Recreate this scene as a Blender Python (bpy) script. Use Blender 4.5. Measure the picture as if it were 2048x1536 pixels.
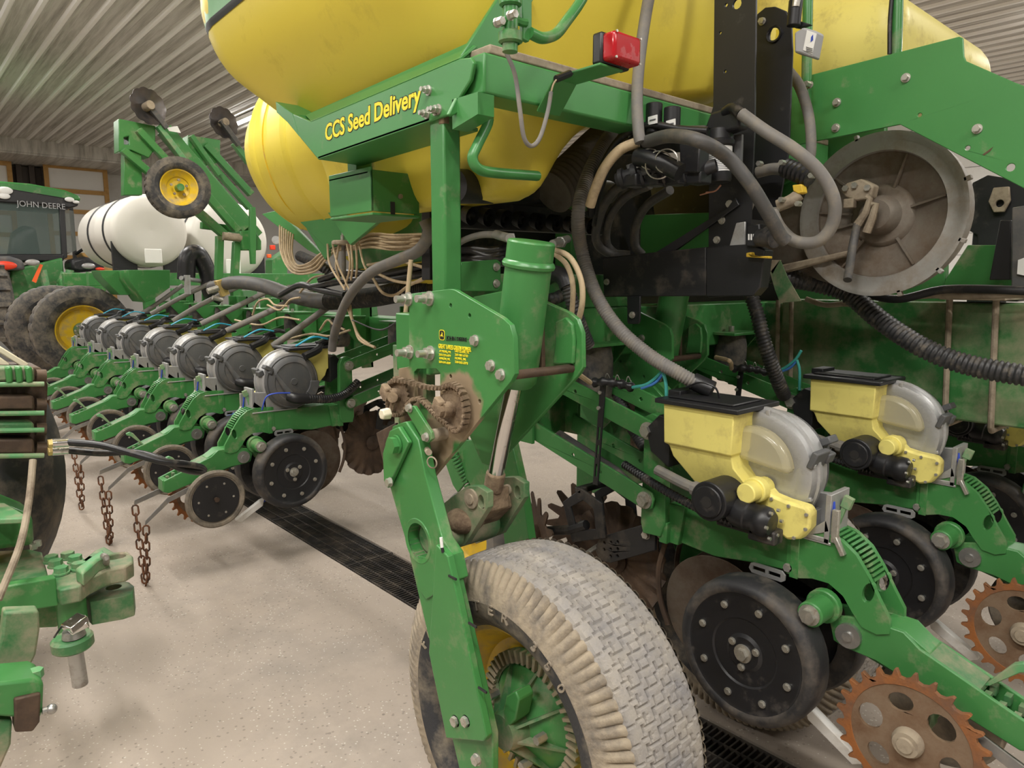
import bpy, math, random
from mathutils import Vector, Matrix
from mathutils.geometry import tessellate_polygon
random.seed(7)
for o in list(bpy.data.objects): bpy.data.objects.remove(o)
sc = bpy.context.scene
COL = sc.collection
# ---------------- camera: world X and Y follow the planter's lateral and fore-aft directions
F, CX, CY, H = 1419.69, 1024.0, 768.0, 1.56
RX = Vector((0.7477764, -0.09624845, 0.65693735))     # world X seen from the camera (right, down, forward)
RY = Vector((-0.66395064, -0.1084001, 0.73987767))
RZ = Vector((0.0, -0.98943704, -0.14496326))
cam = bpy.data.cameras.new('camera'); cam.sensor_width = 36; cam.lens = F / 2048 * 36
cam.clip_start = 0.02; cam.clip_end = 200
co = bpy.data.objects.new('camera', cam); COL.objects.link(co)
co.matrix_world = Matrix(((RX[0], -RX[1], -RX[2], 0), (RY[0], -RY[1], -RY[2], 0), (RZ[0], -RZ[1], -RZ[2], H), (0, 0, 0, 1)))
sc.camera = co
# ---------------- world and light
wd = bpy.data.worlds.new('world'); sc.world = wd; wd.use_nodes = True
wd.node_tree.nodes['Background'].inputs[0].default_value = (0.9, 0.95, 1.0, 1)
wd.node_tree.nodes['Background'].inputs[1].default_value = 0.25
vs = sc.view_settings
vs.view_transform = 'Standard'; vs.look = 'None'; vs.gamma = 1; vs.use_curve_mapping = False
vs.exposure = 0.75
CEIL = 4.92
LAMPS = [(-3.2, 0.5), (-3.2, 5.5), (-3.2, 11.0), (0.9, -3.2), (0.6, 3.4), (1.0, 9.4), (6.2, -2.0), (6.6, 4.0), (5.4, 9.0), (6.0, 15.0), (0.6, 15.0), (11.0, 1.5), (11.0, 8.0), (-0.9, -0.4)]
def area(loc, sx, sy, energy, col=(1.0, 0.965, 0.91)):
    l = bpy.data.lights.new('strip_lamp_light', 'AREA'); l.shape = 'RECTANGLE'; l.size = sx; l.size_y = sy
    l.energy = energy; l.color = col
    o = bpy.data.objects.new('strip_lamp_light', l); COL.objects.link(o); o.location = loc
    return o
for lx, ly in LAMPS: area((lx, ly, CEIL - 0.16), 0.22, 2.3, 84)

# ---------------- kit
V = Vector
def ray(x, y):
    d = V(((x - CX) / F, (y - CY) / F, 1.0)); return V((RX.dot(d), RY.dot(d), RZ.dot(d)))
def px(x, y, X=None, Y=None, Z=None):
    """world point behind a spot of the photograph, lying at a known distance"""
    d = ray(x, y); o = V((0, 0, H))
    t = (X - o.x) / d.x if X is not None else (Y - o.y) / d.y if Y is not None else (Z - o.z) / d.z
    return o + d * t
OFF = {}
def frame_of(a):
    a = a.normalized(); u = a.cross(V((0, 0, 1)))
    if u.length < 1e-4: u = V((1, 0, 0))
    u.normalize(); return u, a.cross(u).normalized()
def spline(pts, k=6):
    pts = [V(p) for p in pts]
    if len(pts) < 3: return pts
    e = [pts[0] * 2 - pts[1]] + pts + [pts[-1] * 2 - pts[-2]]; out = []
    for i in range(1, len(e) - 2):
        a, b, c, d = e[i - 1:i + 3]
        for j in range(k):
            t = j / k
            out.append(0.5 * (2 * b + (c - a) * t + (2 * a - 5 * b + 4 * c - d) * t * t + (3 * b - a - 3 * c + d) * t ** 3))
    return out + [pts[-1]]
class B:
    def __init__(s): s.v = []; s.f = []
    def add(s, vs, fs):
        n = len(s.v); s.v += [V(p) for p in vs]; s.f += [tuple(i + n for i in f) for f in fs]; return s
    def box(s, c, size, rot=None):
        h = V(size) / 2; c = V(c); vs = []
        for x in (-1, 1):
            for y in (-1, 1):
                for z in (-1, 1):
                    p = V((x * h.x, y * h.y, z * h.z)); vs.append(c + (rot @ p if rot else p))
        return s.add(vs, [(0, 1, 3, 2), (4, 6, 7, 5), (0, 4, 5, 1), (2, 3, 7, 6), (0, 2, 6, 4), (1, 5, 7, 3)])
    def span(s, a, b): 
        a, b = V(a), V(b); return s.box((a + b) / 2, [abs(q) for q in (b - a)])
    def cyl(s, a, b, r, r2=None, n=16, caps=True):
        a, b = V(a), V(b); r2 = r if r2 is None else r2; u, w = frame_of(b - a); vs = []
        for p, q in ((a, r), (b, r2)):
            for i in range(n):
                t = 2 * math.pi * i / n; vs.append(p + (u * math.cos(t) + w * math.sin(t)) * q)
        fs = [(i, (i + 1) % n, n + (i + 1) % n, n + i) for i in range(n)]
        if caps: fs += [tuple(range(n))[::-1], tuple(range(n, 2 * n))]
        return s.add(vs, fs)
    def lathe(s, prof, o, axis, n=32, closed=False, ripple=None):
        """prof: (radius, distance along axis)"""
        o, a = V(o), V(axis).normalized(); u, w = frame_of(a); vs = []; m = len(prof)
        for i in range(n):
            t = 2 * math.pi * i / n; d = u * math.cos(t) + w * math.sin(t)
            for k, (r, h) in enumerate(prof):
                if ripple: r, h = ripple(i, k, r, h)
                vs.append(o + d * r + a * h)
        fs = []
        for i in range(n):
            j = (i + 1) % n
            for k in range(m if closed else m - 1):
                l = (k + 1) % m; fs.append((i * m + k, i * m + l, j * m + l, j * m + k))
        return s.add(vs, fs)
    def tube(s, pts, r, n=8, k=6, smooth=True, rib=None, caps=True):
        P = spline(pts, k) if smooth else [V(p) for p in pts]
        if rib:
            step, amp = rib; Q = []; L = 0.0; nxt = 0.0; R = []; ph = 0
            dist = [0.0]
            for i in range(1, len(P)): dist.append(dist[-1] + (P[i] - P[i - 1]).length)
            N = max(2, int(dist[-1] / step * 4)); i = 0
            for q in range(N + 1):
                d = dist[-1] * q / N
                while i < len(P) - 2 and dist[i + 1] < d: i += 1
                f = (d - dist[i]) / max(1e-9, dist[i + 1] - dist[i]); Q.append(P[i].lerp(P[i + 1], min(1, f)))
                R.append(r + amp * (1, 1, -1, -1)[q % 4])
            P = Q
        else: R = [r(i / (len(P) - 1)) if callable(r) else r for i in range(len(P))]
        u = None; vs = []
        for i, p in enumerate(P):
            t = (P[min(i + 1, len(P) - 1)] - P[max(i - 1, 0)]).normalized()
            if u is None: u, _ = frame_of(t)
            u = (u - t * u.dot(t)).normalized(); w = t.cross(u)
            for j in range(n):
                a = 2 * math.pi * j / n; vs.append(p + (u * math.cos(a) + w * math.sin(a)) * R[i])
        m = len(P)
        fs = [(i * n + j, i * n + (j + 1) % n, (i + 1) * n + (j + 1) % n, (i + 1) * n + j) for i in range(m - 1) for j in range(n)]
        if caps: fs += [tuple(range(n))[::-1], tuple(range((m - 1) * n, m * n))]
        return s.add(vs, fs)
    def prism(s, poly, vec, holes=()):
        vec = V(vec); loops = [[V(p) for p in poly]] + [[V(p) for p in h] for h in holes]
        if not holes:
            n = len(poly); vs = loops[0] + [p + vec for p in loops[0]]
            fs = [tuple(range(n))[::-1], tuple(range(n, 2 * n))] + [(i, (i + 1) % n, n + (i + 1) % n, n + i) for i in range(n)]
            return s.add(vs, fs)
        flat = [p for l in loops for p in l]; N = len(flat); tris = tessellate_polygon(loops)
        fs = [t for t in tris] + [tuple(N + i for i in t[::-1]) for t in tris]; b = 0
        for l in loops:
            n = len(l); fs += [(b + i, b + (i + 1) % n, N + b + (i + 1) % n, N + b + i) for i in range(n)]; b += n
        return s.add(flat + [p + vec for p in flat], fs)
    def hexa(s, c, axis, r, h, washer=0.0):
        c, a = V(c), V(axis).normalized()
        if washer: s.cyl(c, c + a * h * .25, washer, n=14); 
        return s.cyl(c, c + a * h, r, n=6)
    def ball(s, c, rx, ry=None, rz=None, n=16, m=10):
        ry = ry or rx; rz = rz or rx; c = V(c); vs = [c + V((0, 0, -rz))]
        for i in range(1, m):
            p = -math.pi / 2 + math.pi * i / m
            for j in range(n):
                t = 2 * math.pi * j / n; vs.append(c + V((rx * math.cos(p) * math.cos(t), ry * math.cos(p) * math.sin(t), rz * math.sin(p))))
        vs.append(c + V((0, 0, rz))); k = 1 + (m - 1) * n
        fs = [(0, 1 + (j + 1) % n, 1 + j) for j in range(n)] + [(k, k - n + j, k - n + (j + 1) % n) for j in range(n)]
        for i in range(m - 2):
            for j in range(n): a = 1 + i * n; fs.append((a + j, a + (j + 1) % n, a + n + (j + 1) % n, a + n + j))
        return s.add(vs, fs)
    def mesh(s, name, off, smooth=35):
        me = bpy.data.meshes.new(name); me.from_pydata([tuple(p - off) for p in s.v], [], s.f)
        import bmesh
        bm = bmesh.new(); bm.from_mesh(me); bmesh.ops.recalc_face_normals(bm, faces=bm.faces); bm.to_mesh(me); bm.free()
        for p in me.polygons: p.use_smooth = True
        me.set_sharp_from_angle(angle=math.radians(smooth)); return me
    def build(s, name, mat, parent=None, bevel=0, loc=None, smooth=35, label=None):
        off = OFF[parent] if parent else V(loc) if loc is not None else V((0, 0, 0))
        me = s.mesh(name, off, smooth); me.materials.append(M[mat])
        o = bpy.data.objects.new(name, me); COL.objects.link(o); OFF[o] = off
        if parent: o.parent = parent
        else: o.location = off
        if bevel:
            b = o.modifiers.new('bevel', 'BEVEL'); b.width = bevel; b.segments = 2; b.limit_method = 'ANGLE'; b.angle_limit = math.radians(40)
        if label: o['label'] = label
        return o
def tag(o, label, cat, group=None):
    o['label'] = label; o['category'] = cat
    if group: o['group'] = group
    return o
def thing(name, label, cat, loc=(0, 0, 0), group=None):
    o = bpy.data.objects.new(name, None); COL.objects.link(o); o.location = loc; o.empty_display_size = .05
    OFF[o] = V(loc); return tag(o, label, cat, group)
def struct(o): o['kind'] = 'structure'; return o
def share(src, name, parent, delta):
    """another copy of a piece, shifted, with the same mesh data"""
    o = src.copy(); o.name = name; COL.objects.link(o); o.parent = parent
    o.location = V(src.location) + V(delta); OFF[o] = OFF[parent] if parent else OFF[src]; return o
def absorb(src, into, main=None):
    """make the thing src a part of another thing: one mesh leads, the rest become its sub-parts"""
    kids = list(src.children); main = next((k for k in kids if k.name.split('.')[0] == main), kids[0])
    d = V(src.location) - V(into.location)
    def flat(o, acc):
        for g in list(o.children): out.append((g, acc + V(g.location))); flat(g, acc + V(g.location))
    out = []
    for k in kids:
        if k is not main: out.append((k, V(k.location)))
        flat(k, V(k.location))
    ml = V(main.location)
    main.parent = into; main.location = ml + d; OFF[main] = OFF.get(into, V(into.location))
    for o, l in out: o.parent = main; o.location = l - ml
    bpy.data.objects.remove(src); return main
def copy_tree(o, parent=None):
    c = o.copy(); COL.objects.link(c); c.parent = parent
    for ch in list(o.children): copy_tree(ch, c)
    return c
def text_mesh(txt, mat, parent, origin, right, up, size, name='lettering', depth=.0008, bold=0, xs=1.0, shear=0, align='LEFT', sp=1.0):
    cu = bpy.data.curves.new('t', 'FONT'); cu.body = txt; cu.size = size; cu.extrude = depth; cu.offset = bold; cu.shear = shear; cu.align_x = align; cu.space_character = sp; cu.resolution_u = 3
    t = bpy.data.objects.new('t', cu); COL.objects.link(t)
    me = bpy.data.meshes.new_from_object(t.evaluated_get(bpy.context.evaluated_depsgraph_get()))
    bpy.data.objects.remove(t); r, u = V(right).normalized(), V(up).normalized(); n = r.cross(u)
    for v in me.vertices:
        p = v.co.copy(); v.co = V(origin) + r * p.x * xs + u * p.y + n * p.z - OFF[parent]
    me.materials.clear(); me.materials.append(M[mat])
    o = bpy.data.objects.new(name, me); COL.objects.link(o); o.parent = parent; OFF[o] = OFF[parent]; return o
def circ(c, a, b, r, n=20, r2=None):
    c, a, b = V(c), V(a), V(b); r2 = r2 or r
    return [c + a * r * math.cos(2 * math.pi * i / n) + b * r2 * math.sin(2 * math.pi * i / n) for i in range(n)]
# ---------------- materials
M = {}
def mat(name, col, rough=.5, metal=0.0, dirt=None, amt=.3, scale=6.0, var=.12, bump=0.0, bscale=60.0, spec=.5, streak=None, trans=0, emit=0):
    m = bpy.data.materials.new(name); m.use_nodes = True; nt = m.node_tree; N, L = nt.nodes, nt.links
    p = N['Principled BSDF']; p.inputs['Roughness'].default_value = rough; p.inputs['Metallic'].default_value = metal
    p.inputs['Specular IOR Level'].default_value = spec
    if trans: p.inputs['Transmission Weight'].default_value = trans; p.inputs['IOR'].default_value = 1.3
    tc = N.new('ShaderNodeTexCoord'); c4 = (*col, 1)
    n1 = N.new('ShaderNodeTexNoise'); n1.inputs['Scale'].default_value = scale * .5; n1.inputs['Detail'].default_value = 5
    L.new(tc.outputs['Object'], n1.inputs['Vector'])
    hv = N.new('ShaderNodeMixRGB'); hv.inputs[1].default_value = (*[c * (1 - var) for c in col], 1); hv.inputs[2].default_value = (*[min(1, c * (1 + var)) for c in col], 1)
    L.new(n1.outputs['Fac'], hv.inputs[0]); out = hv.outputs[0]
    if dirt:
        n2 = N.new('ShaderNodeTexNoise'); n2.inputs['Scale'].default_value = scale; n2.inputs['Detail'].default_value = 9; n2.inputs['Roughness'].default_value = .68
        if streak:
            mp = N.new('ShaderNodeMapping'); mp.inputs['Scale'].default_value = streak; L.new(tc.outputs['Object'], mp.inputs['Vector']); L.new(mp.outputs[0], n2.inputs['Vector'])
        else: L.new(tc.outputs['Object'], n2.inputs['Vector'])
        r = N.new('ShaderNodeValToRGB'); lo = .72 - amt * .5; r.color_ramp.elements[0].position = max(0, lo - .12); r.color_ramp.elements[1].position = min(1, lo + .16)
        L.new(n2.outputs['Fac'], r.inputs[0]); mx = N.new('ShaderNodeMixRGB'); mx.inputs[2].default_value = (*dirt, 1)
        L.new(r.outputs[0], mx.inputs[0]); L.new(out, mx.inputs[1]); out = mx.outputs[0]
        mr = N.new('ShaderNodeMapRange'); mr.inputs['To Min'].default_value = rough; mr.inputs['To Max'].default_value = .9; L.new(r.outputs[0], mr.inputs[0]); L.new(mr.outputs[0], p.inputs['Roughness'])
    L.new(out, p.inputs['Base Color'])
    if emit: p.inputs['Emission Color'].default_value = c4; p.inputs['Emission Strength'].default_value = emit
    if bump:
        b = N.new('ShaderNodeTexNoise'); b.inputs['Scale'].default_value = bscale; b.inputs['Detail'].default_value = 4; L.new(tc.outputs['Object'], b.inputs['Vector'])
        bn = N.new('ShaderNodeBump'); bn.inputs['Strength'].default_value = bump; bn.inputs['Distance'].default_value = .004; L.new(b.outputs['Fac'], bn.inputs['Height']); L.new(bn.outputs[0], p.inputs['Normal'])
    M[name] = m; return m
DUST = (.36, .29, .21)
mat('green', (.050, .212, .055), .33, dirt=DUST, amt=.12, scale=7)
mat('green_clean', (.060, .240, .066), .35, dirt=DUST, amt=-.05, scale=9)
mat('green_worn', (.050, .21, .055), .4, dirt=DUST, amt=.14, scale=9)
mat('green_dusty', (.05, .17, .06), .5, dirt=DUST, amt=.36, scale=8)
mat('green_pale', (.10, .30, .12), .5, dirt=DUST, amt=.3, scale=12)
mat('mud', (.30, .22, .14), .95, dirt=(.10, .065, .04), amt=.5, scale=14, bump=.9, bscale=70)
mat('yellow_tank', (.74, .60, .065), .45, dirt=(.42, .32, .05), amt=.06, scale=3, var=.06, bump=.05, bscale=200)
mat('yellow_pale', (.82, .72, .21), .42, dirt=(.45, .36, .12), amt=.16, scale=10, var=.05)
mat('yellow_rim', (.75, .50, .02), .4, dirt=DUST, amt=.25, scale=8)
mat('yellow_decal', (.85, .72, .03), .5)
mat('black_decal', (.012, .014, .012), .5)
mat('rubber', (.022, .022, .024), .6, dirt=(.20, .165, .125), amt=.33, scale=7, bump=.15, bscale=90)
mat('rubber_dusty', (.028, .028, .030), .7, dirt=(.20, .17, .13), amt=.4, scale=9, bump=.2, bscale=120)
mat('tread', (.235, .225, .225), .9, dirt=(.33, .30, .26), amt=.5, scale=9, bump=.5, bscale=150)
mat('sidewall', (.028, .029, .033), .65, dirt=(.30, .25, .18), amt=.28, scale=6, bump=.3, bscale=120)
mat('sidewall_tan', (.33, .275, .20), .9, dirt=(.10, .09, .085), amt=.3, scale=12, bump=.5, bscale=90)
mat('rubber_tyre', (.020, .020, .022), .55, dirt=(.17, .14, .11), amt=.25, scale=5, bump=.12, bscale=90)
mat('closing_rubber', (.05, .046, .042), .75, dirt=(.27, .225, .17), amt=.55, scale=9)
mat('black', (.014, .014, .016), .42, dirt=(.13, .11, .09), amt=.0, scale=9)
mat('black_dusty', (.017, .017, .019), .5, dirt=(.17, .14, .11), amt=.18, scale=7)
mat('black_hose', (.012, .012, .014), .38, dirt=(.22, .18, .14), amt=.1, scale=12)
mat('hose_grey', (.17, .16, .15), .6, dirt=(.25, .22, .175), amt=.3, scale=22)
mat('hose_dark', (.075, .073, .072), .55, dirt=(.19, .16, .125), amt=.22, scale=20)
mat('hose_rib', (.032, .032, .034), .45, dirt=(.20, .17, .13), amt=.2, scale=26)
mat('tan_tube', (.52, .40, .25), .6, dirt=(.25, .19, .12), amt=.2, scale=20)
mat('cover_grey', (.085, .087, .09), .5, dirt=(.17, .15, .13), amt=.25, scale=9)
mat('alu', (.42, .42, .42), .45, .55, dirt=(.28, .25, .21), amt=.22, scale=9, bump=.15, bscale=120)
mat('steel', (.45, .45, .44), .35, .9, dirt=(.25, .20, .15), amt=.3, scale=14)
mat('bolt', (.55, .54, .50), .35, .8, dirt=(.30, .25, .18), amt=.3, scale=40)
mat('chrome', (.62, .61, .60), .16, 1.0, dirt=(.30, .24, .18), amt=.1, scale=18)
mat('fan_metal', (.20, .175, .145), .5, .35, dirt=(.13, .09, .06), amt=.5, scale=5, bump=.4, bscale=40)
mat('fan_rim', (.34, .33, .31), .5, .4, dirt=(.22, .17, .12), amt=.3, scale=5)
mat('dusty_metal', (.36, .30, .22), .8, .1, dirt=(.15, .11, .08), amt=.3, scale=14, bump=.3)
mat('rust', (.17, .062, .022), .85, dirt=(.055, .035, .026), amt=.45, scale=9, bump=.5, bscale=80)
mat('rust_bright', (.30, .105, .025), .85, dirt=(.14, .075, .045), amt=.45, scale=8, bump=.5, bscale=80)
mat('rust_dark', (.075, .050, .036), .55, .4, dirt=(.17, .11, .07), amt=.3, scale=9, bump=.4, bscale=60)
mat('disc_steel', (.14, .115, .09), .5, .5, dirt=(.09, .055, .035), amt=.5, scale=8)
mat('white_poly', (.60, .575, .52), .5, dirt=(.45, .40, .32), amt=-.1, scale=3, var=.03)
mat('white_plastic', (.80, .78, .74), .5, dirt=DUST, amt=.1)
mat('label_white', (.78, .78, .76), .5)
mat('label_print', (.12, .12, .13), .6)
mat('cream', (.72, .66, .50), .5, dirt=DUST, amt=.15)
mat('red_lens', (.42, .012, .018), .18, dirt=(.25, .02, .02), amt=.2, scale=20)
mat('red', (.75, .05, .015), .4); mat('orange', (.9, .13, .02), .5)
mat('blue_wire', (.03, .07, .45), .5); mat('cyan_tube', (.03, .34, .50), .4); mat('teal_tube', (.06, .38, .34), .45); mat('copper_wire', (.45, .22, .15), .5)
mat('concrete', (.355, .300, .25), .75, dirt=(.22, .195, .17), amt=.22, scale=1.2, var=.2, bump=.35, bscale=35)
mat('ceiling_metal', (.56, .54, .49), .38, .1, var=.05, scale=1.0, dirt=(.26, .24, .21), amt=.35, streak=(8, .35, 1))
mat('ceiling_rib_lit', (.84, .82, .78), .35, .0, var=.05)  # same metal as the panels; light caught on the ribs is put into the colour
mat('white_wall', (.72, .71, .68), .7, dirt=(.55, .52, .47), amt=.1, scale=1.0)
mat('shed_wall', (.40, .39, .37), .75)  # unseen walls: grey chosen to cut bounced light and deepen shadows
mat('timber', (.46, .26, .075), .6, dirt=(.3, .17, .05), amt=.2, scale=8)
mat('dark_wood', (.07, .055, .045), .7)
mat('grate', (.055, .05, .047), .6, .5, dirt=(.16, .13, .10), amt=.3, scale=9)
mat('pit', (.02, .018, .016), .9)
mat('cover_pale', (.36, .36, .37), .5); mat('green_scuffed', (.035, .17, .042), .42, dirt=(.34, .30, .20), amt=.36, scale=4)
mat('dusty_duct', (.15, .13, .11), .85, dirt=(.09, .075, .06), amt=.4, scale=8); mat('blue_pale', (.06, .20, .55), .45); mat('blue_bright', (.02, .12, .6), .5)
mat('rust_tan', (.20, .135, .085), .8, dirt=(.13, .065, .03), amt=.35, scale=9, bump=.3, bscale=70); mat('disc_dark', (.09, .085, .085), .35, .7, dirt=(.12, .09, .07), amt=.3, scale=6)
mat('amber', (.75, .5, .05), .5)
mat('lamp_white', (1, .98, .94), .5, emit=14)
mat('gold_metal', (.62, .46, .18), .4, .6)
def glass(name, col, rough, alpha):
    m = mat(name, col, rough); nt = m.node_tree; p = nt.nodes['Principled BSDF']; p.inputs['Alpha'].default_value = alpha; return m
glass('meter_window', (.55, .50, .32), .15, .5); glass('cab_glass', (.10, .14, .13), .05, .55)
# concrete: aggregate specks set into the floor
def specks():
    m = M['concrete']; N, L = m.node_tree.nodes, m.node_tree.links; p = N['Principled BSDF']; src = p.inputs['Base Color'].links[0].from_socket
    tc = N.new('ShaderNodeTexCoord'); last = src
    for sc_, thr, c in ((38, .10, (.16, .14, .12, 1)), (52, .09, (.62, .58, .53, 1)), (14, .045, (.14, .12, .10, 1))):
        v = N.new('ShaderNodeTexVoronoi'); v.inputs['Scale'].default_value = sc_; L.new(tc.outputs['Object'], v.inputs['Vector'])
        w = N.new('ShaderNodeTexNoise'); w.inputs['Scale'].default_value = 2.3; L.new(tc.outputs['Object'], w.inputs['Vector'])
        mm = N.new('ShaderNodeMath'); mm.operation = 'MULTIPLY'; mm.inputs[1].default_value = thr * 3.2; L.new(w.outputs['Fac'], mm.inputs[0])
        lt = N.new('ShaderNodeMath'); lt.operation = 'LESS_THAN'; L.new(v.outputs['Distance'], lt.inputs[0]); L.new(mm.outputs[0], lt.inputs[1])
        f = N.new('ShaderNodeMath'); f.operation = 'MULTIPLY'; f.inputs[1].default_value = .55; L.new(lt.outputs[0], f.inputs[0])
        x = N.new('ShaderNodeMixRGB'); x.inputs[2].default_value = c; L.new(f.outputs[0], x.inputs[0]); L.new(last, x.inputs[1]); last = x.outputs[0]
    L.new(last, p.inputs['Base Color'])
specks()
# ---------------- the shed
GX0, GX1, GY0, GY1 = 1.78, 2.09, 0.4, 8.4
b = B(); b.prism([(-8, -8, -.12), (16, -8, -.12), (16, 24, -.12), (-8, 24, -.12)], (0, 0, .12), [[(GX0, GY0, -.12), (GX1, GY0, -.12), (GX1, GY1, -.12), (GX0, GY1, -.12)]])
floor = struct(b.build('floor', 'concrete'))
b = B(); b.span((GX0, GY0, -.3), (GX1, GY1, -.26)); b.span((GX0 - .02, GY0, -.3), (GX0, GY1, -.121)); b.span((GX1, GY0, -.3), (GX1 + .02, GY1, -.121))
struct(b.build('drain_channel', 'pit'))
gp = None; NG = 8; gl = (GY1 - GY0) / NG
for i in range(NG):
    y0 = GY0 + i * gl
    names = ['beside the near tyre', 'beside the near lift wheel', 'just behind the near lift wheel', 'under the nearest left row unit', 'under the second left row unit']
    t = thing('drain_grate', 'dark steel drain grate, %s from the near end' % ['first', 'second', 'third', 'fourth', 'fifth', 'sixth', 'seventh', 'eighth'][i], 'drain grate', (GX0, y0, -.03), 'floor drain grates')
    if gp is None:
        gp = []
        e = B(); e.span((GX0, y0, -.03), (GX1, y0 + .006, -.002)); e.span((GX0, y0 + gl - .008, -.03), (GX1, y0 + gl - .002, -.002)); gp.append(e.build('frame', 'grate', t))
        for k in range(5):
            x = GX0 + .012 + k * (GX1 - GX0 - .03) / 4; e = B(); e.span((x, y0, -.03), (x + .006, y0 + gl - .002, -.001)); gp.append(e.build('long_bar', 'grate', t))
        e = B()
        for k in range(44):
            y = y0 + .02 + k * .0222; e.span((GX0 + .008, y, -.028), (GX1 - .008, y + .006, -.004))
        q = e.build('cross_bars', 'grate', t); q['kind'] = 'stuff'; gp.append(q)
    else:
        for s in gp: c = s.copy(); COL.objects.link(c); c.parent = t
b = B(); b.span((-8, -8, CEIL), (16, 21, CEIL + .06)); ceil = struct(b.build('ceiling', 'ceiling_metal'))
def ribm(w, h, name, m):
    e = B(); e.prism([(-w, -8, CEIL), (-w * .45, -8, CEIL - h), (w * .45, -8, CEIL - h), (w, -8, CEIL)], (0, 29, 0)); return e.build(name, m, ceil, smooth=20)
r0 = ribm(.045, .03, 'rib', 'ceiling_rib_lit'); r0.location.x = -7.9
m0 = ribm(.03, .008, 'minor_rib', 'ceiling_metal'); m0.location.x = -7.8
for i in range(1, 78): share(r0, 'rib', ceil, (.305 * i, 0, 0))
for i in range(1, 78): share(m0, 'minor_rib', ceil, (.305 * i, 0, 0))
b = B(); b.span((-8, 21, CEIL - .32), (16, 21.08, CEIL + .06)); b.span((-8, 21.08, CEIL - .36), (16, 24, CEIL - .3)); struct(b.build('trim_1', 'ceiling_metal'))
b = B(); b.span((-8, 23.4, 0), (16, 23.6, CEIL - .3)); struct(b.build('wall_far', 'white_wall'))
b = B(); b.span((15.6, -8, 0), (15.8, 24, CEIL)); wr = struct(b.build('wall_right', 'white_wall'))
for k in range(1, 12):
    e = B(); e.span((15.595, -2, k * .406), (15.6, 12, k * .406 + .01)); e.build('mortar_joint', 'hose_grey', wr)
b = B(); b.span((-8.2, -8, 0), (-8, 24, CEIL)); struct(b.build('wall_left', 'shed_wall'))
b = B(); b.span((-8, -8.2, 0), (16, -8, CEIL)); struct(b.build('wall_near', 'shed_wall'))
# dark bracing above the panels and timber-framed white panels against the far wall
YW = 22.6
def framed(name, label, xa, xb, ya, yb, rails):
    p0, p1 = px(xa, yb, Y=YW), px(xb, ya, Y=YW); w = .11
    t = thing(name, label, 'panel', (p0.x, YW, 0), 'timber framed panels by the far wall')
    n = len(rails) - 1
    zs = [px((xa + xb) / 2, r, Y=YW).z for r in rails]
    for k in range(n):
        e = B(); e.span((p0.x, YW + .02, zs[k + 1]), (p1.x, YW + .05, zs[k])); e.build('panel_sheet', 'white_wall', t)
    for z in zs: e = B(); e.span((p0.x, YW - .03, z - w / 2), (p1.x, YW + .03, z + w / 2)); e.build('rail', 'timber', t)
    for x in (p0.x, p1.x): e = B(); e.span((x - w / 2, YW - .032, 0), (x + w / 2, YW + .032, zs[0] + w / 2)); e.build('post', 'timber', t)
framed('timber_panel', 'white panel with yellow timber rails behind the tractor cab', 119, 209, 336, 640, [337, 384, 424, 468, 515, 570])
framed('timber_panel', 'white panel with yellow timber edge at the left frame edge', -60, 17, 324, 640, [324, 384, 424, 468, 515, 570])
b = B(); p0, p1 = px(18, 380, Y=23.1), px(119, 340, Y=23.1); b.span((p0.x, 23.1, p0.z), (p1.x, 23.3, p1.z))
for k in range(4):
    x = p0.x + (p1.x - p0.x) * (.15 + .24 * k); b.span((x, 22.95, p0.z + .1), (x + .12, 23.1, p1.z + .25))
tag(b.build('wooden_header', 'dark_wood', loc=(p0.x, 23.1, p0.z)), 'dark wooden header and bracing high on the far wall', 'header')
for i, (lx, ly) in enumerate(LAMPS):
    lab = 'long white strip light fixed to the ribbed ceiling' if i != 5 else 'lit strip light glowing behind the far marker disc'
    t = thing('strip_light', lab, 'strip light', (lx, ly, CEIL - .03), 'ceiling strip lights')
    e = B(); e.prism([(lx - .07, ly - 1.2, CEIL - .03), (lx + .07, ly - 1.2, CEIL - .03), (lx + .05, ly - 1.2, CEIL - .1), (lx - .05, ly - 1.2, CEIL - .1)], (0, 2.4, 0)); e.build('housing', 'white_plastic', t)
    for s in (-.028, .028): e = B(); e.cyl((lx + s, ly - 1.17, CEIL - .12), (lx + s, ly + 1.17, CEIL - .12), .018, n=10); e.build('lamp_tube', 'lamp_white', t)
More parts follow.
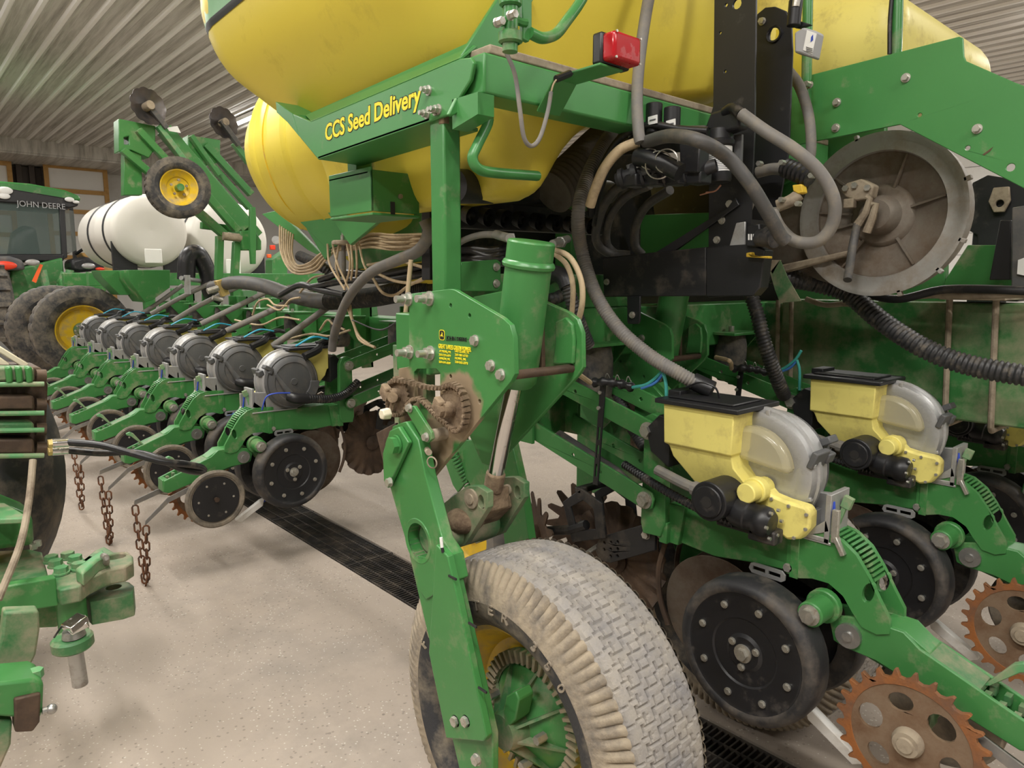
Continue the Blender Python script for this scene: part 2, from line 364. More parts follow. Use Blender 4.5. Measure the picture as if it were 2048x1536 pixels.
# ---------------- row unit: x to its right, y forward, z up; origin on the floor below the gauge wheels
PI = math.pi
X1 = V((1, 0, 0))
def yz(x, pts): return [V((x, y, z)) for y, z in pts]
def make_unit():
    T = thing('row_unit', 'x', 'row unit')
    b = B(); b.prism(yz(-.052, [(.33, .865), (.33, .735), (.18, .725), (.05, .745), (-.07, .755), (-.07, .875), (.0, .862)]), (.104, 0, 0)); fr = b.build('unit_frame', 'green_worn', T, .004)
    e = B(); e.span((-.058, -.085, .74), (.058, -.06, .888)); e.build('seam_band', 'green', fr, .002)
    arch = [(-.05, .888), (-.10, .893), (-.148, .894), (-.195, .884), (-.235, .855), (-.268, .81), (-.30, .755), (-.328, .71), (-.33, .675), (-.30, .662), (-.262, .668), (-.235, .70), (-.21, .735), (-.17, .757), (-.125, .756), (-.09, .745), (-.05, .748)]
    for s in (-1, 1):
        x = s * .056; b = B()
        hole = [(x, -.272 + .012 * math.cos(a) - .010 * math.sin(a), .765 + .010 * math.cos(a) + .026 * math.sin(a)) for a in [2 * PI * i / 14 for i in range(14)]]
        b.prism(yz(x, arch), (-s * .016, 0, 0), [hole]); ar = b.build('arch_plate', 'green_worn', T, .003)
        e = B(); e.hexa((x, -.055, .765), (s, 0, 0), .011, .008, .013); e.build('bolt', 'bolt', ar)
        e = B(); e.cyl((x * .9, -.165, .695), (s * .145, -.165, .695), .034, n=20); e.cyl((x * .9, -.165, .695), (s * .075, -.165, .695), .046, n=20); pv = e.build('gauge_pivot', 'green_worn', T, .004)
        e = B(); e.cyl((s * .145, -.165, .695), (s * .15, -.165, .695), .028, n=16); e.hexa((s * .15, -.165, .695), (s, 0, 0), .02, .014); e.build('bolt', 'bolt', pv)
        e = B(); e.tube([(s * .09, -.165, .695), (s * .085, -.10, .60), (s * .085, 0, .53)], .022, smooth=False); e.build('gauge_arm', 'green_worn', T)
    b = B()
    for i in range(15):
        a = .5 + i * .085; cy, cz, r = -.135, .745, .143
        y, z = cy - r * math.sin(a - .45), cz + r * math.cos(a - .45)
        b.box((0, y, z), (.07, .007, .016), Matrix.Rotation(a - .45, 3, 'X'))
    o = b.build('adjuster_teeth', 'green', T); o['kind'] = 'stuff'
    b = B(); b.box((0, -.165, .925), (.012, .012, .09), Matrix.Rotation(.3, 3, 'X')); b.box((0, -.182, .972), (.016, .026, .034), Matrix.Rotation(.3, 3, 'X')); b.build('depth_handle', 'green_pale', T, .002)
    for s in (-1, 1):   # gauge wheels
        c = V((s * .135, 0, .53)); b = B()
        prof = [(.170, s * .042), (.178, s * .050), (.190, s * .050), (.203, s * .040), (.209, s * .015), (.209, -s * .03), (.200, -s * .05), (.150, -s * .055)]
        b.lathe(prof, c, X1, 40); gt = b.build('gauge_tyre', 'rubber_tyre', T, smooth=50)
        b = B(); b.lathe([(.0, s * .040), (.045, s * .040), (.055, s * .034), (.095, s * .034), (.10, s * .038), (.164, s * .040), (.171, s * .044), (.174, s * .02), (0, s * .0)], c, X1, 36); gd = b.build('gauge_disc', 'black', T, smooth=30)
        b0 = None
        for k in range(8):
            a = 2 * PI * k / 8 + .3; p = c + V((s * .040, .138 * math.cos(a), .138 * math.sin(a)))
            if b0 is None: e = B(); e.cyl(p, p + X1 * s * .004, .011, n=12); e.hexa(p, (s, 0, 0), .008, .008); b0 = e.build('bolt', 'bolt', gd); q0 = p
            else: share(b0, 'bolt', gd, p - q0)
        for k in range(3):
            a = 2 * PI * k / 3 + .6; p = c + V((s * .040, .042 * math.cos(a), .042 * math.sin(a))); share(b0, 'bolt', gd, p - q0)
        e = B(); e.cyl(c + X1 * s * .036, c + X1 * s * .045, .026, n=18); e.hexa(c + X1 * s * .045, (s, 0, 0), .017, .012); e.build('hub_bolt', 'bolt', gd)
        b = B(); b.lathe([(.0, 0), (.19, s * .002), (.192, 0), (.19, -s * .002), (0, -s * .003)], (s * .035, .17, .53), V((1, 0, -s * .04)), 40); b.build('opener_disc', 'disc_steel', T)
        b = B(); b.tube([(s * .045, .365, .72), (s * .05, .385, .62), (s * .05, .375, .52), (s * .045, .345, .44)], .009, 6); b.build('scraper', 'rust_dark', T)
    # aluminium slotted tab
    for s in (-1, 1):
        x = s * .064; b = B(); o = [(.055, .74), (.05, .755), (.04, .76), (-.045, .76), (-.055, .75), (-.055, .735), (-.045, .728), (.045, .728)]
        b.prism(yz(x, [(y, z - .005) for y, z in o]), (s * .006, 0, 0), [yz(x, [(.042, .733), (.042, .745), (.004, .745), (.004, .733)]), yz(x, [(-.006, .733), (-.006, .745), (-.042, .745), (-.042, .733)])]); b.build('slotted_tab', 'alu', T)
    # closing assembly
    arm = [(-.172, .665), (-.19, .60), (-.22, .592), (-.30, .588), (-.62, .505), (-.645, .515), (-.64, .572), (-.40, .66), (-.36, .69), (-.30, .69), (-.24, .685)]
    ca = None
    for s in (-1, 1):
        b = B(); b.prism(yz(s * .05, arm), (-s * .012, 0, 0)); o = b.build('closing_arm_side', 'green_worn', T, .003); ca = ca or o
        e = B(); e.cyl((s * .05, -.231, .632), (s * .062, -.231, .632), .033, n=20); e.cyl((s * .062, -.231, .632), (s * .068, -.231, .632), .013, n=12); e.build('pivot_washer', 'steel', o)
    b = B(); b.prism(yz(-.04, [(-.30, .69), (-.36, .69), (-.42, .655), (-.425, .64), (-.30, .665)]), (.08, 0, 0)); b.span((-.04, -.645, .512), (.04, -.615, .575)); b.prism(yz(-.04, [(-.2, .6), (-.62, .507), (-.62, .517), (-.2, .615)]), (.08, 0, 0)); b.build('closing_arm_web', 'green_worn', T, .003)
    b = B()
    b.prism([(-.042, -.42, .653), (.042, -.42, .653), (.042, -.53, .609), (-.042, -.53, .609)], (0, -.002, -.012))
    for k in range(3): y = -.55 - k * .03; z = .602 - k * .0125; b.span((-.04, y, z - .022), (-.014, y + .014, z)); b.span((.014, y, z - .022), (.04, y + .014, z))
    o = b.build('notch_rack', 'green_dusty', T); o['kind'] = 'stuff'
    b = B(); b.prism([(0.0, -.525, .60), (0, -.54, .607), (0, -.595, .665), (0, -.615, .672), (0, -.618, .684), (0, -.598, .69), (0, -.58, .68)], (.018, 0, 0)); b.build('spring_lever', 'green_pale', T, .002)
    c = V((-.105, -.41, .445)); NT = 25; out = []
    for k in range(NT):
        a = 2 * PI * k / NT
        for da, r in ((0, .160), (.05, .176), (.085, .177), (.11, .158), (.18, .155)): out.append(c + V((0, r * math.cos(a + da), r * math.sin(a + da))))
    hs = []
    for k in range(6):
        a = 2 * PI * k / 6 + .25; hc = c + V((0, .095 * math.cos(a), .095 * math.sin(a))); hs.append(circ(hc, V((0, math.cos(a), math.sin(a))), V((0, -math.sin(a), math.cos(a))), .024 if k % 2 else .03, 14, .03 if k % 2 else .034))
    inner = circ(c, V((0, 1, 0)), V((0, 0, 1)), .138, 40)
    b = B(); b.prism([p + V((-.002, 0, 0)) for p in out], (.014, 0, 0), [[p + V((-.002, 0, 0)) for p in inner]]); sw = b.build('spiked_closing_wheel', 'rust_bright', T, .004)
    e = B(); e.prism(circ(c, V((0, 1, 0)), V((0, 0, 1)), .139, 40), (.010, 0, 0), hs); e.build('wheel_web', 'rust_tan', sw, .002)
    e = B(); e.lathe([(.0, -.03), (.018, -.03), (.02, -.024), (.03, -.024), (.036, -.012), (.036, 0)], c, X1, 24); e.build('hub', 'dusty_metal', sw)
    c = V((.105, -.41, .445)); b = B()
    b.lathe([(.0, .008), (.128, .014), (.132, .02), (.146, .022), (.154, .014), (.155, .0), (.146, -.014), (.13, -.016), (0, -.01)], c, X1, 40); rw = b.build('rubber_closing_wheel', 'closing_rubber', T, smooth=40)
    e = B(); e.lathe([(.0, .014), (.120, .018), (.124, .012)], c, X1, 36); e.build('wheel_plate', 'black', rw, smooth=40)
    for k in range(6):
        a = 2 * PI * k / 6; p = c + V((.014, .09 * math.cos(a), .09 * math.sin(a)))
        if k == 0: e = B(); e.cyl(p, p + X1 * .006, .006, n=8); w0 = e.build('rivet', 'bolt', rw); q0 = p
        else: share(w0, 'rivet', rw, p - q0)
    e = B(); e.cyl(c + X1 * .012, c + X1 * .03, .013, n=12); e.build('hub', 'rust_dark', rw)
    b = B(); b.cyl((-.1, -.41, .445), (.1, -.41, .445), .014, n=10); b.span((-.03, -.43, .445), (.03, -.39, .56)); b.build('closing_axle', 'green_dusty', T)
    for s in (-1, 1):
        b = B(); b.tube([(s * .03, -.50, .515), (s * .045, -.60, .50), (s * .06, -.70, .488), (s * .062, -.765, .44)], .004, 4, smooth=False)
        b = B(); x = s * .05
        x2 = s * .09; b.prism([(x, -.48, .535), (x2, -.64, .497), (x2, -.75, .462 if s < 0 else .40), (x2, -.755, .435 if s < 0 else .375), (x2, -.635, .47), (x, -.48, .508)], (.006 * s, 0, 0)); b.build('drag_bar', 'hose_grey', T, .001)
    # head bracket and parallel arms
    for s in (-1, 1):
        x = s * .095; b = B(); b.prism(yz(x, [(.425, 1.13), (.395, 1.145), (.36, 1.135), (.345, 1.10), (.335, .80), (.35, .75), (.42, .745), (.43, .78)]), (-s * .03, 0, 0)); hb = b.build('head_plate', 'green', T, .003)
        for k, (p, q) in enumerate((((.40, 1.09), (.93, 1.235)), ((.40, .865), (.93, 1.01)))):
            x = s * (.098 if k == 0 else .104); d = V((0, q[0] - p[0], q[1] - p[1])).normalized(); n = V((0, -d.z, d.y)) * .033; P_, Q_ = V((x, *p)), V((x, *q))
            end = [P_ - d * .03 + n * .5, P_ + n - d * .015, Q_ + n, Q_ - n, P_ - n - d * .015, P_ - d * .03 - n * .5]
            hl = [circ(P_ + d * t, d, n.normalized(), .007, 10) for t in (.2, .33)]
            b = B(); b.prism(end, (s * .01, 0, 0), hl); pa = b.build('parallel_arm', 'green_worn' if k else 'green', T, .002)
            e = B(); e.cyl(P_ + X1 * s * .01, P_ + X1 * s * .016, .028, n=20); e.hexa(P_ + X1 * s * .016, (s, 0, 0), .019, .016); e.build('pivot_bolt', 'bolt', pa)
    b = B(); b.span((-.09, .33, .73), (.09, .36, .80)); b.prism(yz(-.07, [(.34, .86), (.34, .73), (.30, .73), (.28, .86)]), (.14, 0, 0)); b.build('head_web', 'green_worn', T, .003)
    b = B(); b.span((-.13, .91, .96), (-.115, 1.0, 1.42)); b.span((.115, .91, .96), (.13, 1.0, 1.42)); b.span((-.13, .98, .96), (.13, 1.0, 1.42)); b.build('mount_bracket', 'green', T, .003)
    b = B(); b.tube([(-.06, .42, .83), (-.02, .6, .9), (0, .9, .98)], .018, 8, smooth=False); b.build('cross_link', 'hose_dark', T)
    # air spring
    b = B(); b.lathe([(0, .0), (.05, 0), (.066, .02), (.07, .06), (.068, .16), (.06, .2), (0, .21)], (.06, .78, 1.12), (0, 0, 1), 24); b.build('air_spring', 'rubber_dusty', T, smooth=60)
    b = B(); b.span((-.045, .70, 1.325), (.165, .93, 1.337)); b.prism([(.15, .70, 1.33), (.15, .93, 1.33), (.15, .93, 1.15), (.15, .85, 1.15)], (.01, 0, 0)); ct = b.build('air_spring_cap', 'green', T, .002)
    e = B(); e.cyl((.06, .78, 1.337), (.06, .78, 1.36), .012, n=10); e.build('air_fitting', 'bolt', ct)
    # hopper
    b = B(); hx0, hx1 = -.155, .03
    def ring(x0, x1, y0, y1, z): return [(x0, y0, z), (x1, y0, z), (x1, y1, z), (x0, y1, z)]
    rings = [ring(hx0, hx1, .075, .31, 1.195), ring(hx0 + .004, hx1, .08, .308, 1.075), ring(hx0 + .014, hx1, .085, .298, 1.07), ring(hx0 + .02, hx1, .08, .285, 1.035), ring(hx0 + .04, hx1 - .01, .02, .22, .965), ring(hx0 + .07, hx1 - .02, .01, .13, .925)]
    vs = [p for r in rings for p in r]; fs = [(0, 1, 2, 3), tuple(range(len(vs) - 4, len(vs)))]
    for k in range(len(rings) - 1):
        for j in range(4): fs.append((k * 4 + j, k * 4 + (j + 1) % 4, k * 4 + 4 + (j + 1) % 4, k * 4 + 4 + j))
    b.add(vs, fs); b.build('mini_hopper', 'yellow_pale', T, .006)
    b = B(); b.span((hx0 - .012, .055, 1.195), (hx1 + .03, .335, 1.210)); b.span((hx0 + .02, .09, 1.21), (hx1 - .01, .31, 1.217)); ld = b.build('hopper_lid', 'black', T, .005)
    e = B(); e.span((-.10, .29, 1.208), (0, .335, 1.228)); e.build('lid_latch', 'black', ld, .003)
    b = B(); b.prism(yz(-.12, [(.31, 1.14), (.31, .99), (.38, 1.03), (.40, 1.10), (.35, 1.15)]), (.16, 0, 0)); b.build('hopper_bracket', 'black', T, .003)
    # seed meter: housing ring, clear window and drive on the left, dome cover on the right
    mc = V((0, .06, 1.025))
    b = B(); b.lathe([(.118, -.05), (.15, -.055), (.165, -.05), (.172, -.035), (.172, .0), (.163, .01), (.163, .045), (.15, .055), (.0, .055)], mc, X1, 44); hs_ = b.build('meter_housing', 'alu', T, smooth=40)
    e = B(); e.lathe([(.172, -.032), (.179, -.03), (.179, -.018), (.172, -.016)], mc, X1, 44); e.build('housing_flange', 'alu', hs_, smooth=30)
    for a in (-.9, -.35, .25, 1.4, 2.2):
        e = B(); p = mc + V((-.045, -.166 * math.cos(a), .166 * math.sin(a))); e.box(p, (.012, .02, .012), Matrix.Rotation(a, 3, 'X')); e.build('lug', 'alu', hs_, .002)
    b = B(); b.box(mc + V((-.02, -.165, .055)), (.075, .018, .05), Matrix.Rotation(.35, 3, 'X')); b.box(mc + V((.03, -.165, .055)), (.04, .03, .03), Matrix.Rotation(.35, 3, 'X')); b.build('meter_latch', 'cover_grey', T, .004)
    b = B()
    for (x0, x1, y0, y1, z0, z1) in ((-.06, .05, -.165, -.15, .865, 1.0), (-.06, .05, -.10, -.088, .865, .93), (-.06, -.05, -.165, -.02, .865, .88), (-.06, .06, -.17, .09, .862, .870)): b.span((x0, y0, z0), (x1, y1, z1))
    b.prism(yz(-.06, [(-.165, .90), (-.10, .872), (-.10, .882), (-.155, .93)]), (.11, 0, 0)); b.prism(yz(.03, [(-.155, .87), (.10, .87), (.13, .95), (-.155, .98)]), (.02, 0, 0)); b.build('meter_foot', 'alu', T, .002)
    b = B(); b.span((-.068, -.19, .875), (-.055, -.172, .965)); b.box((-.062, -.195, .87), (.02, .012, .05), Matrix.Rotation(-.5, 3, 'X')); b.build('foot_latch', 'bolt', T, .002)
    b = B(); b.lathe([(.0, -.055), (.148, -.05), (.15, -.04), (0, -.03)], mc, X1, 36); b.build('meter_disc', 'alu', T)
    b = B(); half = [(.072, .148, .0)]
    pts = [mc + V((-.05, -.005 + .118 * math.cos(a), .012 + .118 * math.sin(a))) for a in [PI * 1.0 - PI * .92 * i / 16 for i in range(17)]]
    b.prism(pts, (-.05, 0, 0)); b.build('meter_window', 'meter_window', T, .02, smooth=60)
    b = B(); lc = [(.05, .995), (.02, 1.01), (-.02, .975), (-.06, .968), (-.115, .965), (-.13, .95), (-.13, .91), (-.105, .872), (-.07, .86), (.02, .90), (.06, .94)]
    b.prism(yz(-.055, lc), (-.045, 0, 0)); lo = b.build('meter_yellow_cover', 'yellow_pale', T, .008)
    e = B(); e.cyl((-.06, .02, .985), (-.17, .02, .985), .028, n=18); e.cyl((-.10, .02, .985), (-.13, .02, .985), .036, n=18); e.build('drive_neck', 'yellow_pale', lo, .003)
    for k, (y, z) in enumerate(((-.02, .965), (-.07, .957), (-.12, .945), (-.12, .905), (-.09, .873))):
        p = V((-.1, y, z))
        if k == 0: e = B(); e.cyl(p, p - X1 * .005, .005, n=8); w0 = e.build('screw', 'bolt', lo); q0 = p
        else: share(w0, 'screw', lo, p - q0)
    b = B(); b.cyl((-.12, .10, .955), (-.225, .10, .955), .056, n=28); b.cyl((-.225, .10, .955), (-.232, .10, .955), .045, n=24); dg = b.build('drive_gearbox', 'black', T, .006)
    e = B(); e.cyl((-.2325, .10, .955), (-.2335, .10, .955), .016, n=16); e.build('socket', 'pit', dg)
    b = B(); b.lathe([(0, -.02), (.036, -.02), (.042, 0), (.042, .03), (.038, .034), (.038, .055), (.042, .06), (.042, .085), (.03, .10), (0, .102)], (-.155, .045, .925), V((0, -1, -.12)), 24); mo = b.build('drive_motor', 'black', T, smooth=40)
    for k in range(6):
        a = 2 * PI * k / 6; p = V((-.155 + .04 * math.cos(a), -.055, .915 + .04 * math.sin(a)))
        if k == 0: e = B(); e.cyl(p, p + V((0, -.008, 0)), .005, n=8); w0 = e.build('screw', 'bolt', mo); q0 = p
        else: share(w0, 'screw', mo, p - q0)
    b = B(); b.span((-.15, -.04, .865), (-.05, .12, .895)); b.span((-.15, -.06, .85), (-.10, .02, .89)); b.build('drive_mount', 'black_dusty', T, .006)
    b = B(); b.tube([(-.16, .15, .955), (-.16, .22, .965), (-.15, .33, .985)], .016, 10); b.tube([(-.165, .13, .955), (-.16, .19, .96)], .022, 10); b.build('drive_cable', 'hose_grey', T)
    b = B(); b.tube([(-.15, .06, .885), (-.15, .18, .90), (-.14, .33, .93), (-.1, .5, .96)], .013, 8, rib=(.012, .0015)); b.build('cable_conduit', 'black_hose', T)
    # dome cover (right side)
    b = B(); b.lathe([(.153, .055), (.158, .062), (.156, .072), (.148, .078), (.142, .076), (.138, .082), (.110, .092), (.105, .088), (.055, .096), (.02, .098), (.018, .102), (0, .102)], mc, X1, 44); cv = b.build('meter_cover', 'cover_grey', T, smooth=45)
    e = B(); e.prism([mc + V((.085, .155 * math.cos(a), .155 * math.sin(a))) for a in [-.75 + i * .1 for i in range(8)]] + [mc + V((.085, .10 * math.cos(a), .10 * math.sin(a))) for a in [-.05 - i * .1 for i in range(8)]], (.012, 0, 0)); e.build('cover_step', 'cover_grey', cv, .003)
    e = B(); e.tube([mc + V((.085, -.10, .05)), mc + V((.095, -.04, -.05)), mc + V((.10, .0, -.10))], lambda t: .012 + .014 * t, 10); e.build('cover_rib', 'cover_grey', cv, smooth=60)
    for dy, dz in ((-.14, .085), (-.13, .065)): e = B(); e.box(mc + V((.075, dy, dz)), (.05, .05 if dz > .07 else .02, .022), Matrix.Rotation(-.5, 3, 'X')); e.build('cover_clip', 'cover_grey', cv, .004)
    e = B(); e.tube([mc + V((.10, -.02, -.085)), mc + V((.125, .02, -.095)), mc + V((.13, .10, -.105)), mc + V((.13, .20, -.115)), mc + V((.12, .30, -.10)), mc + V((.10, .40, -.04))], .024, 12, rib=(.014, .0012)); e.build('vacuum_hose', 'black_hose', T, smooth=50)
    b = B(); b.tube([mc + V((.095, -.03, -.08)), mc + V((.125, -.01, -.09)), mc + V((.13, .06, -.10))], .030, 12); b.build('hose_elbow', 'black', T, smooth=60)
    # coulter, row cleaner
    cc = V((.0, .60, .575))
    b = B(); b.lathe([(0, .0), (.10, .0), (.15, .002), (.185, .004), (.205, .003), (.205, -.003), (.185, -.003), (.15, -.003), (.0, -.005)], cc, X1, 72, ripple=lambda i, k, r, h: (r + (.004 * math.cos(i * PI / 2) if k in (4, 5) else 0), h + (.011 * math.sin(2 * PI * i / 4) * max(0, (r - .12) / .085))))
    b.build('fluted_coulter', 'rust_dark', T, smooth=40)
    b = B(); b.lathe([(0, -.03), (.025, -.03), (.03, -.02), (.045, -.012), (.045, .012), (.03, .02), (0, .03)], cc, X1, 18); b.build('coulter_hub', 'rust_dark', T)
    b = B(); hl = []
    pl = [(.385, .79), (.62, .67), (.645, .62), (.62, .585), (.57, .59), (.385, .69)]
    hl = [circ(V((-.075, y, z)), V((0, 1, 0)), V((0, 0, 1)), .006, 8) for y, z in ((.60, .63), (.60, .655), (.57, .64), (.57, .665), (.57, .615), (.54, .65), (.54, .675), (.54, .625))]
    b.prism(yz(-.075, pl), (.012, 0, 0), hl); rb = b.build('row_cleaner_arm', 'black_dusty', T, .002)
    e = B(); e.hexa((-.075, .42, .735), (-1, 0, 0), .013, .012, .016); e.build('bolt', 'bolt', rb)
    e = B(); e.cyl((-.06, .64, .63), (-.14, .655, .60), .008, n=8); e.build('pin', 'bolt', rb)
    b = B()
    for s in (-1, 1): b.prism([(s * .09, .58, .68), (s * .09, .74, .62), (s * .09, .79, .76), (s * .09, .70, .83), (s * .09, .60, .80)], (-s * .01, 0, 0), [[(s * .09, .63, .70), (s * .09, .72, .67), (s * .09, .75, .75), (s * .09, .69, .79), (s * .09, .64, .77)]])
    b.span((-.09, .70, .81), (.09, .73, .83)); b.build('row_cleaner_frame', 'black_dusty', T, .003)
    for s, dy in ((-1, .0), (1, -.03)):
        c = V((s * .10, .90 + dy, .62)); ax = V((s * .9, .35, -.1)).normalized(); u, w = frame_of(ax); out = []; n = 13
        for k in range(n):
            a = 2 * PI * k / n
            for da, r in ((0, .15), (.06, .155), (.14, .145), (.22, .10), (.34, .095), (.42, .12)): out.append(c + u * r * math.cos(a + da) + w * r * math.sin(a + da))
        b = B(); b.prism(out, ax * .007); w_ = b.build('row_cleaner_wheel', 'rust_dark', T, .001)
        e = B(); e.cyl(c - ax * .02, c + ax * .03, .03, n=14); e.build('hub', 'rust_dark', w_)
        e = B(); e.tube([c, (s * .08, .76, .66), (s * .08, .68, .70)], .018, 8, smooth=False); e.build('cleaner_strut', 'black_dusty', T)
    b = B(); b.prism(yz(.012, [(-.11, .36), (-.13, .355), (-.27, .275), (-.275, .265), (-.25, .25), (-.12, .32)]), (-.03, 0, 0)); b.build('seed_firmer', 'white_plastic', T, .003)
    b = B(); b.tube([(.0, .06, .50), (0, -.02, .40), (0, -.11, .34)], .005, 6); b.tube([(-.045, -.165, .98), (-.05, -.172, .93), (-.052, -.178, .885)], .004, 6); b.build('sensor_wire', 'blue_wire', T)
    return T
UNIT = make_unit()
UNITS = []
GRPR, GRPL = 'row units on the centre frame', 'row units along the folded wing'
rl = ['row unit with yellow hopper nearest the camera, standing beside the big lift wheel', 'second yellow-hopper row unit to the right, behind the nearest one', 'row unit mostly hidden at the right edge under the green beam']
for i, (x, y) in enumerate(((1.885, .955), (2.735, .915), (3.62, .86))):
    u = UNIT if i == 0 else copy_tree(UNIT); u.location = (x, y, 0); u.rotation_euler = (0, 0, 0); u['label'] = rl[i]; u['group'] = GRPR; UNITS.append(u)
ords = ['nearest', 'second', 'third', 'fourth', 'fifth', 'sixth', 'seventh']
for i in range(7):
    u = copy_tree(UNIT); u.location = (1.645, 3.86 + .762 * i, -.03 + .004 * i); u.rotation_euler = (0, 0, -PI / 2)
    u['label'] = 'row unit with grey meter dome on the left wing, %s from the camera' % ords[i]; u['group'] = GRPL; UNITS.append(u)
# drag chains
def chain_link():
    e = B(); a = .0145; l = .013
    P = [V((a * math.cos(t), 0, a * math.sin(t) + (l if math.sin(t) > 0 else -l))) for t in [2 * PI * (i + .5) / 10 for i in range(10)]] 
    n = 5; vs = []; r = .0048
    for i, p in enumerate(P):
        t = (P[(i + 1) % 10] - P[i - 1]).normalized(); u = V((0, 1, 0)); w = t.cross(u)
        for j in range(n): q = 2 * PI * j / n; vs.append(p + u * r * math.cos(q) + w * r * math.sin(q))
    e.add(vs, [(i * n + j, i * n + (j + 1) % n, ((i + 1) % 10) * n + (j + 1) % n, ((i + 1) % 10) * n + j) for i in range(10) for j in range(n)])
    me = e.mesh('link', V((0, 0, 0)), 80); me.materials.append(M['rust']); return me
LINK = chain_link()
def chain(a, b_, depth, label):
    a, b_ = V(a), V(b_); t = thing('drag_chain', label, 'chain', (a + b_) / 2 - V((0, 0, depth)), 'drag chains behind the left row units'); pts = []
    for i in range(81):
        s = i / 80; q = (2 * s - 1); z = -depth * (1 - abs(q) ** 1.9 * (.55 + .45 * q * q)); w = a.lerp(b_, s)
        c = (a + b_) / 2; k = 1 if abs(q) > .999 else (.30 + .70 * abs(q) ** .8); pts.append(V((c.x + (w.x - c.x) * k, c.y + (w.y - c.y) * k, w.z + z)))
    d = [0]
    for i in range(80): d.append(d[-1] + (pts[i + 1] - pts[i]).length)
    n = int(d[-1] / .042); j = 0
    for k in range(n):
        s = (k + .5) * d[-1] / n
        while d[j + 1] < s: j += 1
        p = pts[j].lerp(pts[j + 1], (s - d[j]) / (d[j + 1] - d[j])); z = (pts[j + 1] - pts[j]).normalized()
        x = z.cross(V((.3, 1, .2)).normalized()).normalized(); y = z.cross(x)
        if k % 2: x, y = y, -x
        m = Matrix((x, y, z)).transposed().to_4x4() @ Matrix.Rotation(random.uniform(-.35, .35), 4, 'Z')
        o = bpy.data.objects.new('chain_link', LINK); COL.objects.link(o); o.parent = t
        m.translation = p - OFF[t]; o.matrix_local = m
for i in range(5):
    u = UNITS[3 + i]; ox, oy, oz = u.location
    e1, e2 = V((ox - .75, oy + .093, oz + .43)), V((ox - .75, oy - .093, oz + .37))
    if i == 1: e1.z -= .01
    chain(e1, e2, .36 if i != 2 else .33, 'rusty drag chain hanging in a loop behind the %s left row unit' % ords[i])
# ---------------- lift wheels with their arms, frame plates and cylinder
def dust_mat(name, base, spots, dirt=(.30, .225, .145)):
    m = mat(name, base, .36, dirt=DUST, amt=.05, scale=9); N, L = m.node_tree.nodes, m.node_tree.links; p = N['Principled BSDF']
    last = p.inputs['Base Color'].links[0].from_socket; g = N.new('ShaderNodeNewGeometry'); nz = N.new('ShaderNodeTexNoise'); nz.inputs['Scale'].default_value = 22; nz.inputs['Detail'].default_value = 6
    L.new(g.outputs['Position'], nz.inputs['Vector'])
    for c, r in spots:
        d = N.new('ShaderNodeVectorMath'); d.operation = 'DISTANCE'; d.inputs[1].default_value = tuple(c); L.new(g.outputs['Position'], d.inputs[0])
        a = N.new('ShaderNodeMath'); a.operation = 'MULTIPLY_ADD'; a.inputs[1].default_value = .06; L.new(nz.outputs['Fac'], a.inputs[0]); L.new(d.outputs['Value'], a.inputs[2])
        q = N.new('ShaderNodeMapRange'); q.inputs['From Min'].default_value = r + .02; q.inputs['From Max'].default_value = r + .035; q.inputs['To Min'].default_value = 1; q.inputs['To Max'].default_value = 0; L.new(a.outputs[0], q.inputs[0])
        x = N.new('ShaderNodeMixRGB'); x.inputs[2].default_value = (*dirt, 1); L.new(q.outputs[0], x.inputs[0]); L.new(last, x.inputs[1]); last = x.outputs[0]
    L.new(last, p.inputs['Base Color'])
def pp(X, pts): return [px(x, y, X=X) for x, y in pts]
PX = 1.05
SPR = px(903, 818, X=PX - .02); SPL = px(795, 790, X=PX - .02)
dust_mat('green_plate', (.050, .212, .055), [(SPR, .098), (px(850, 930, X=PX), .10), (px(875, 880, X=PX), .07), (SPL, .085)])
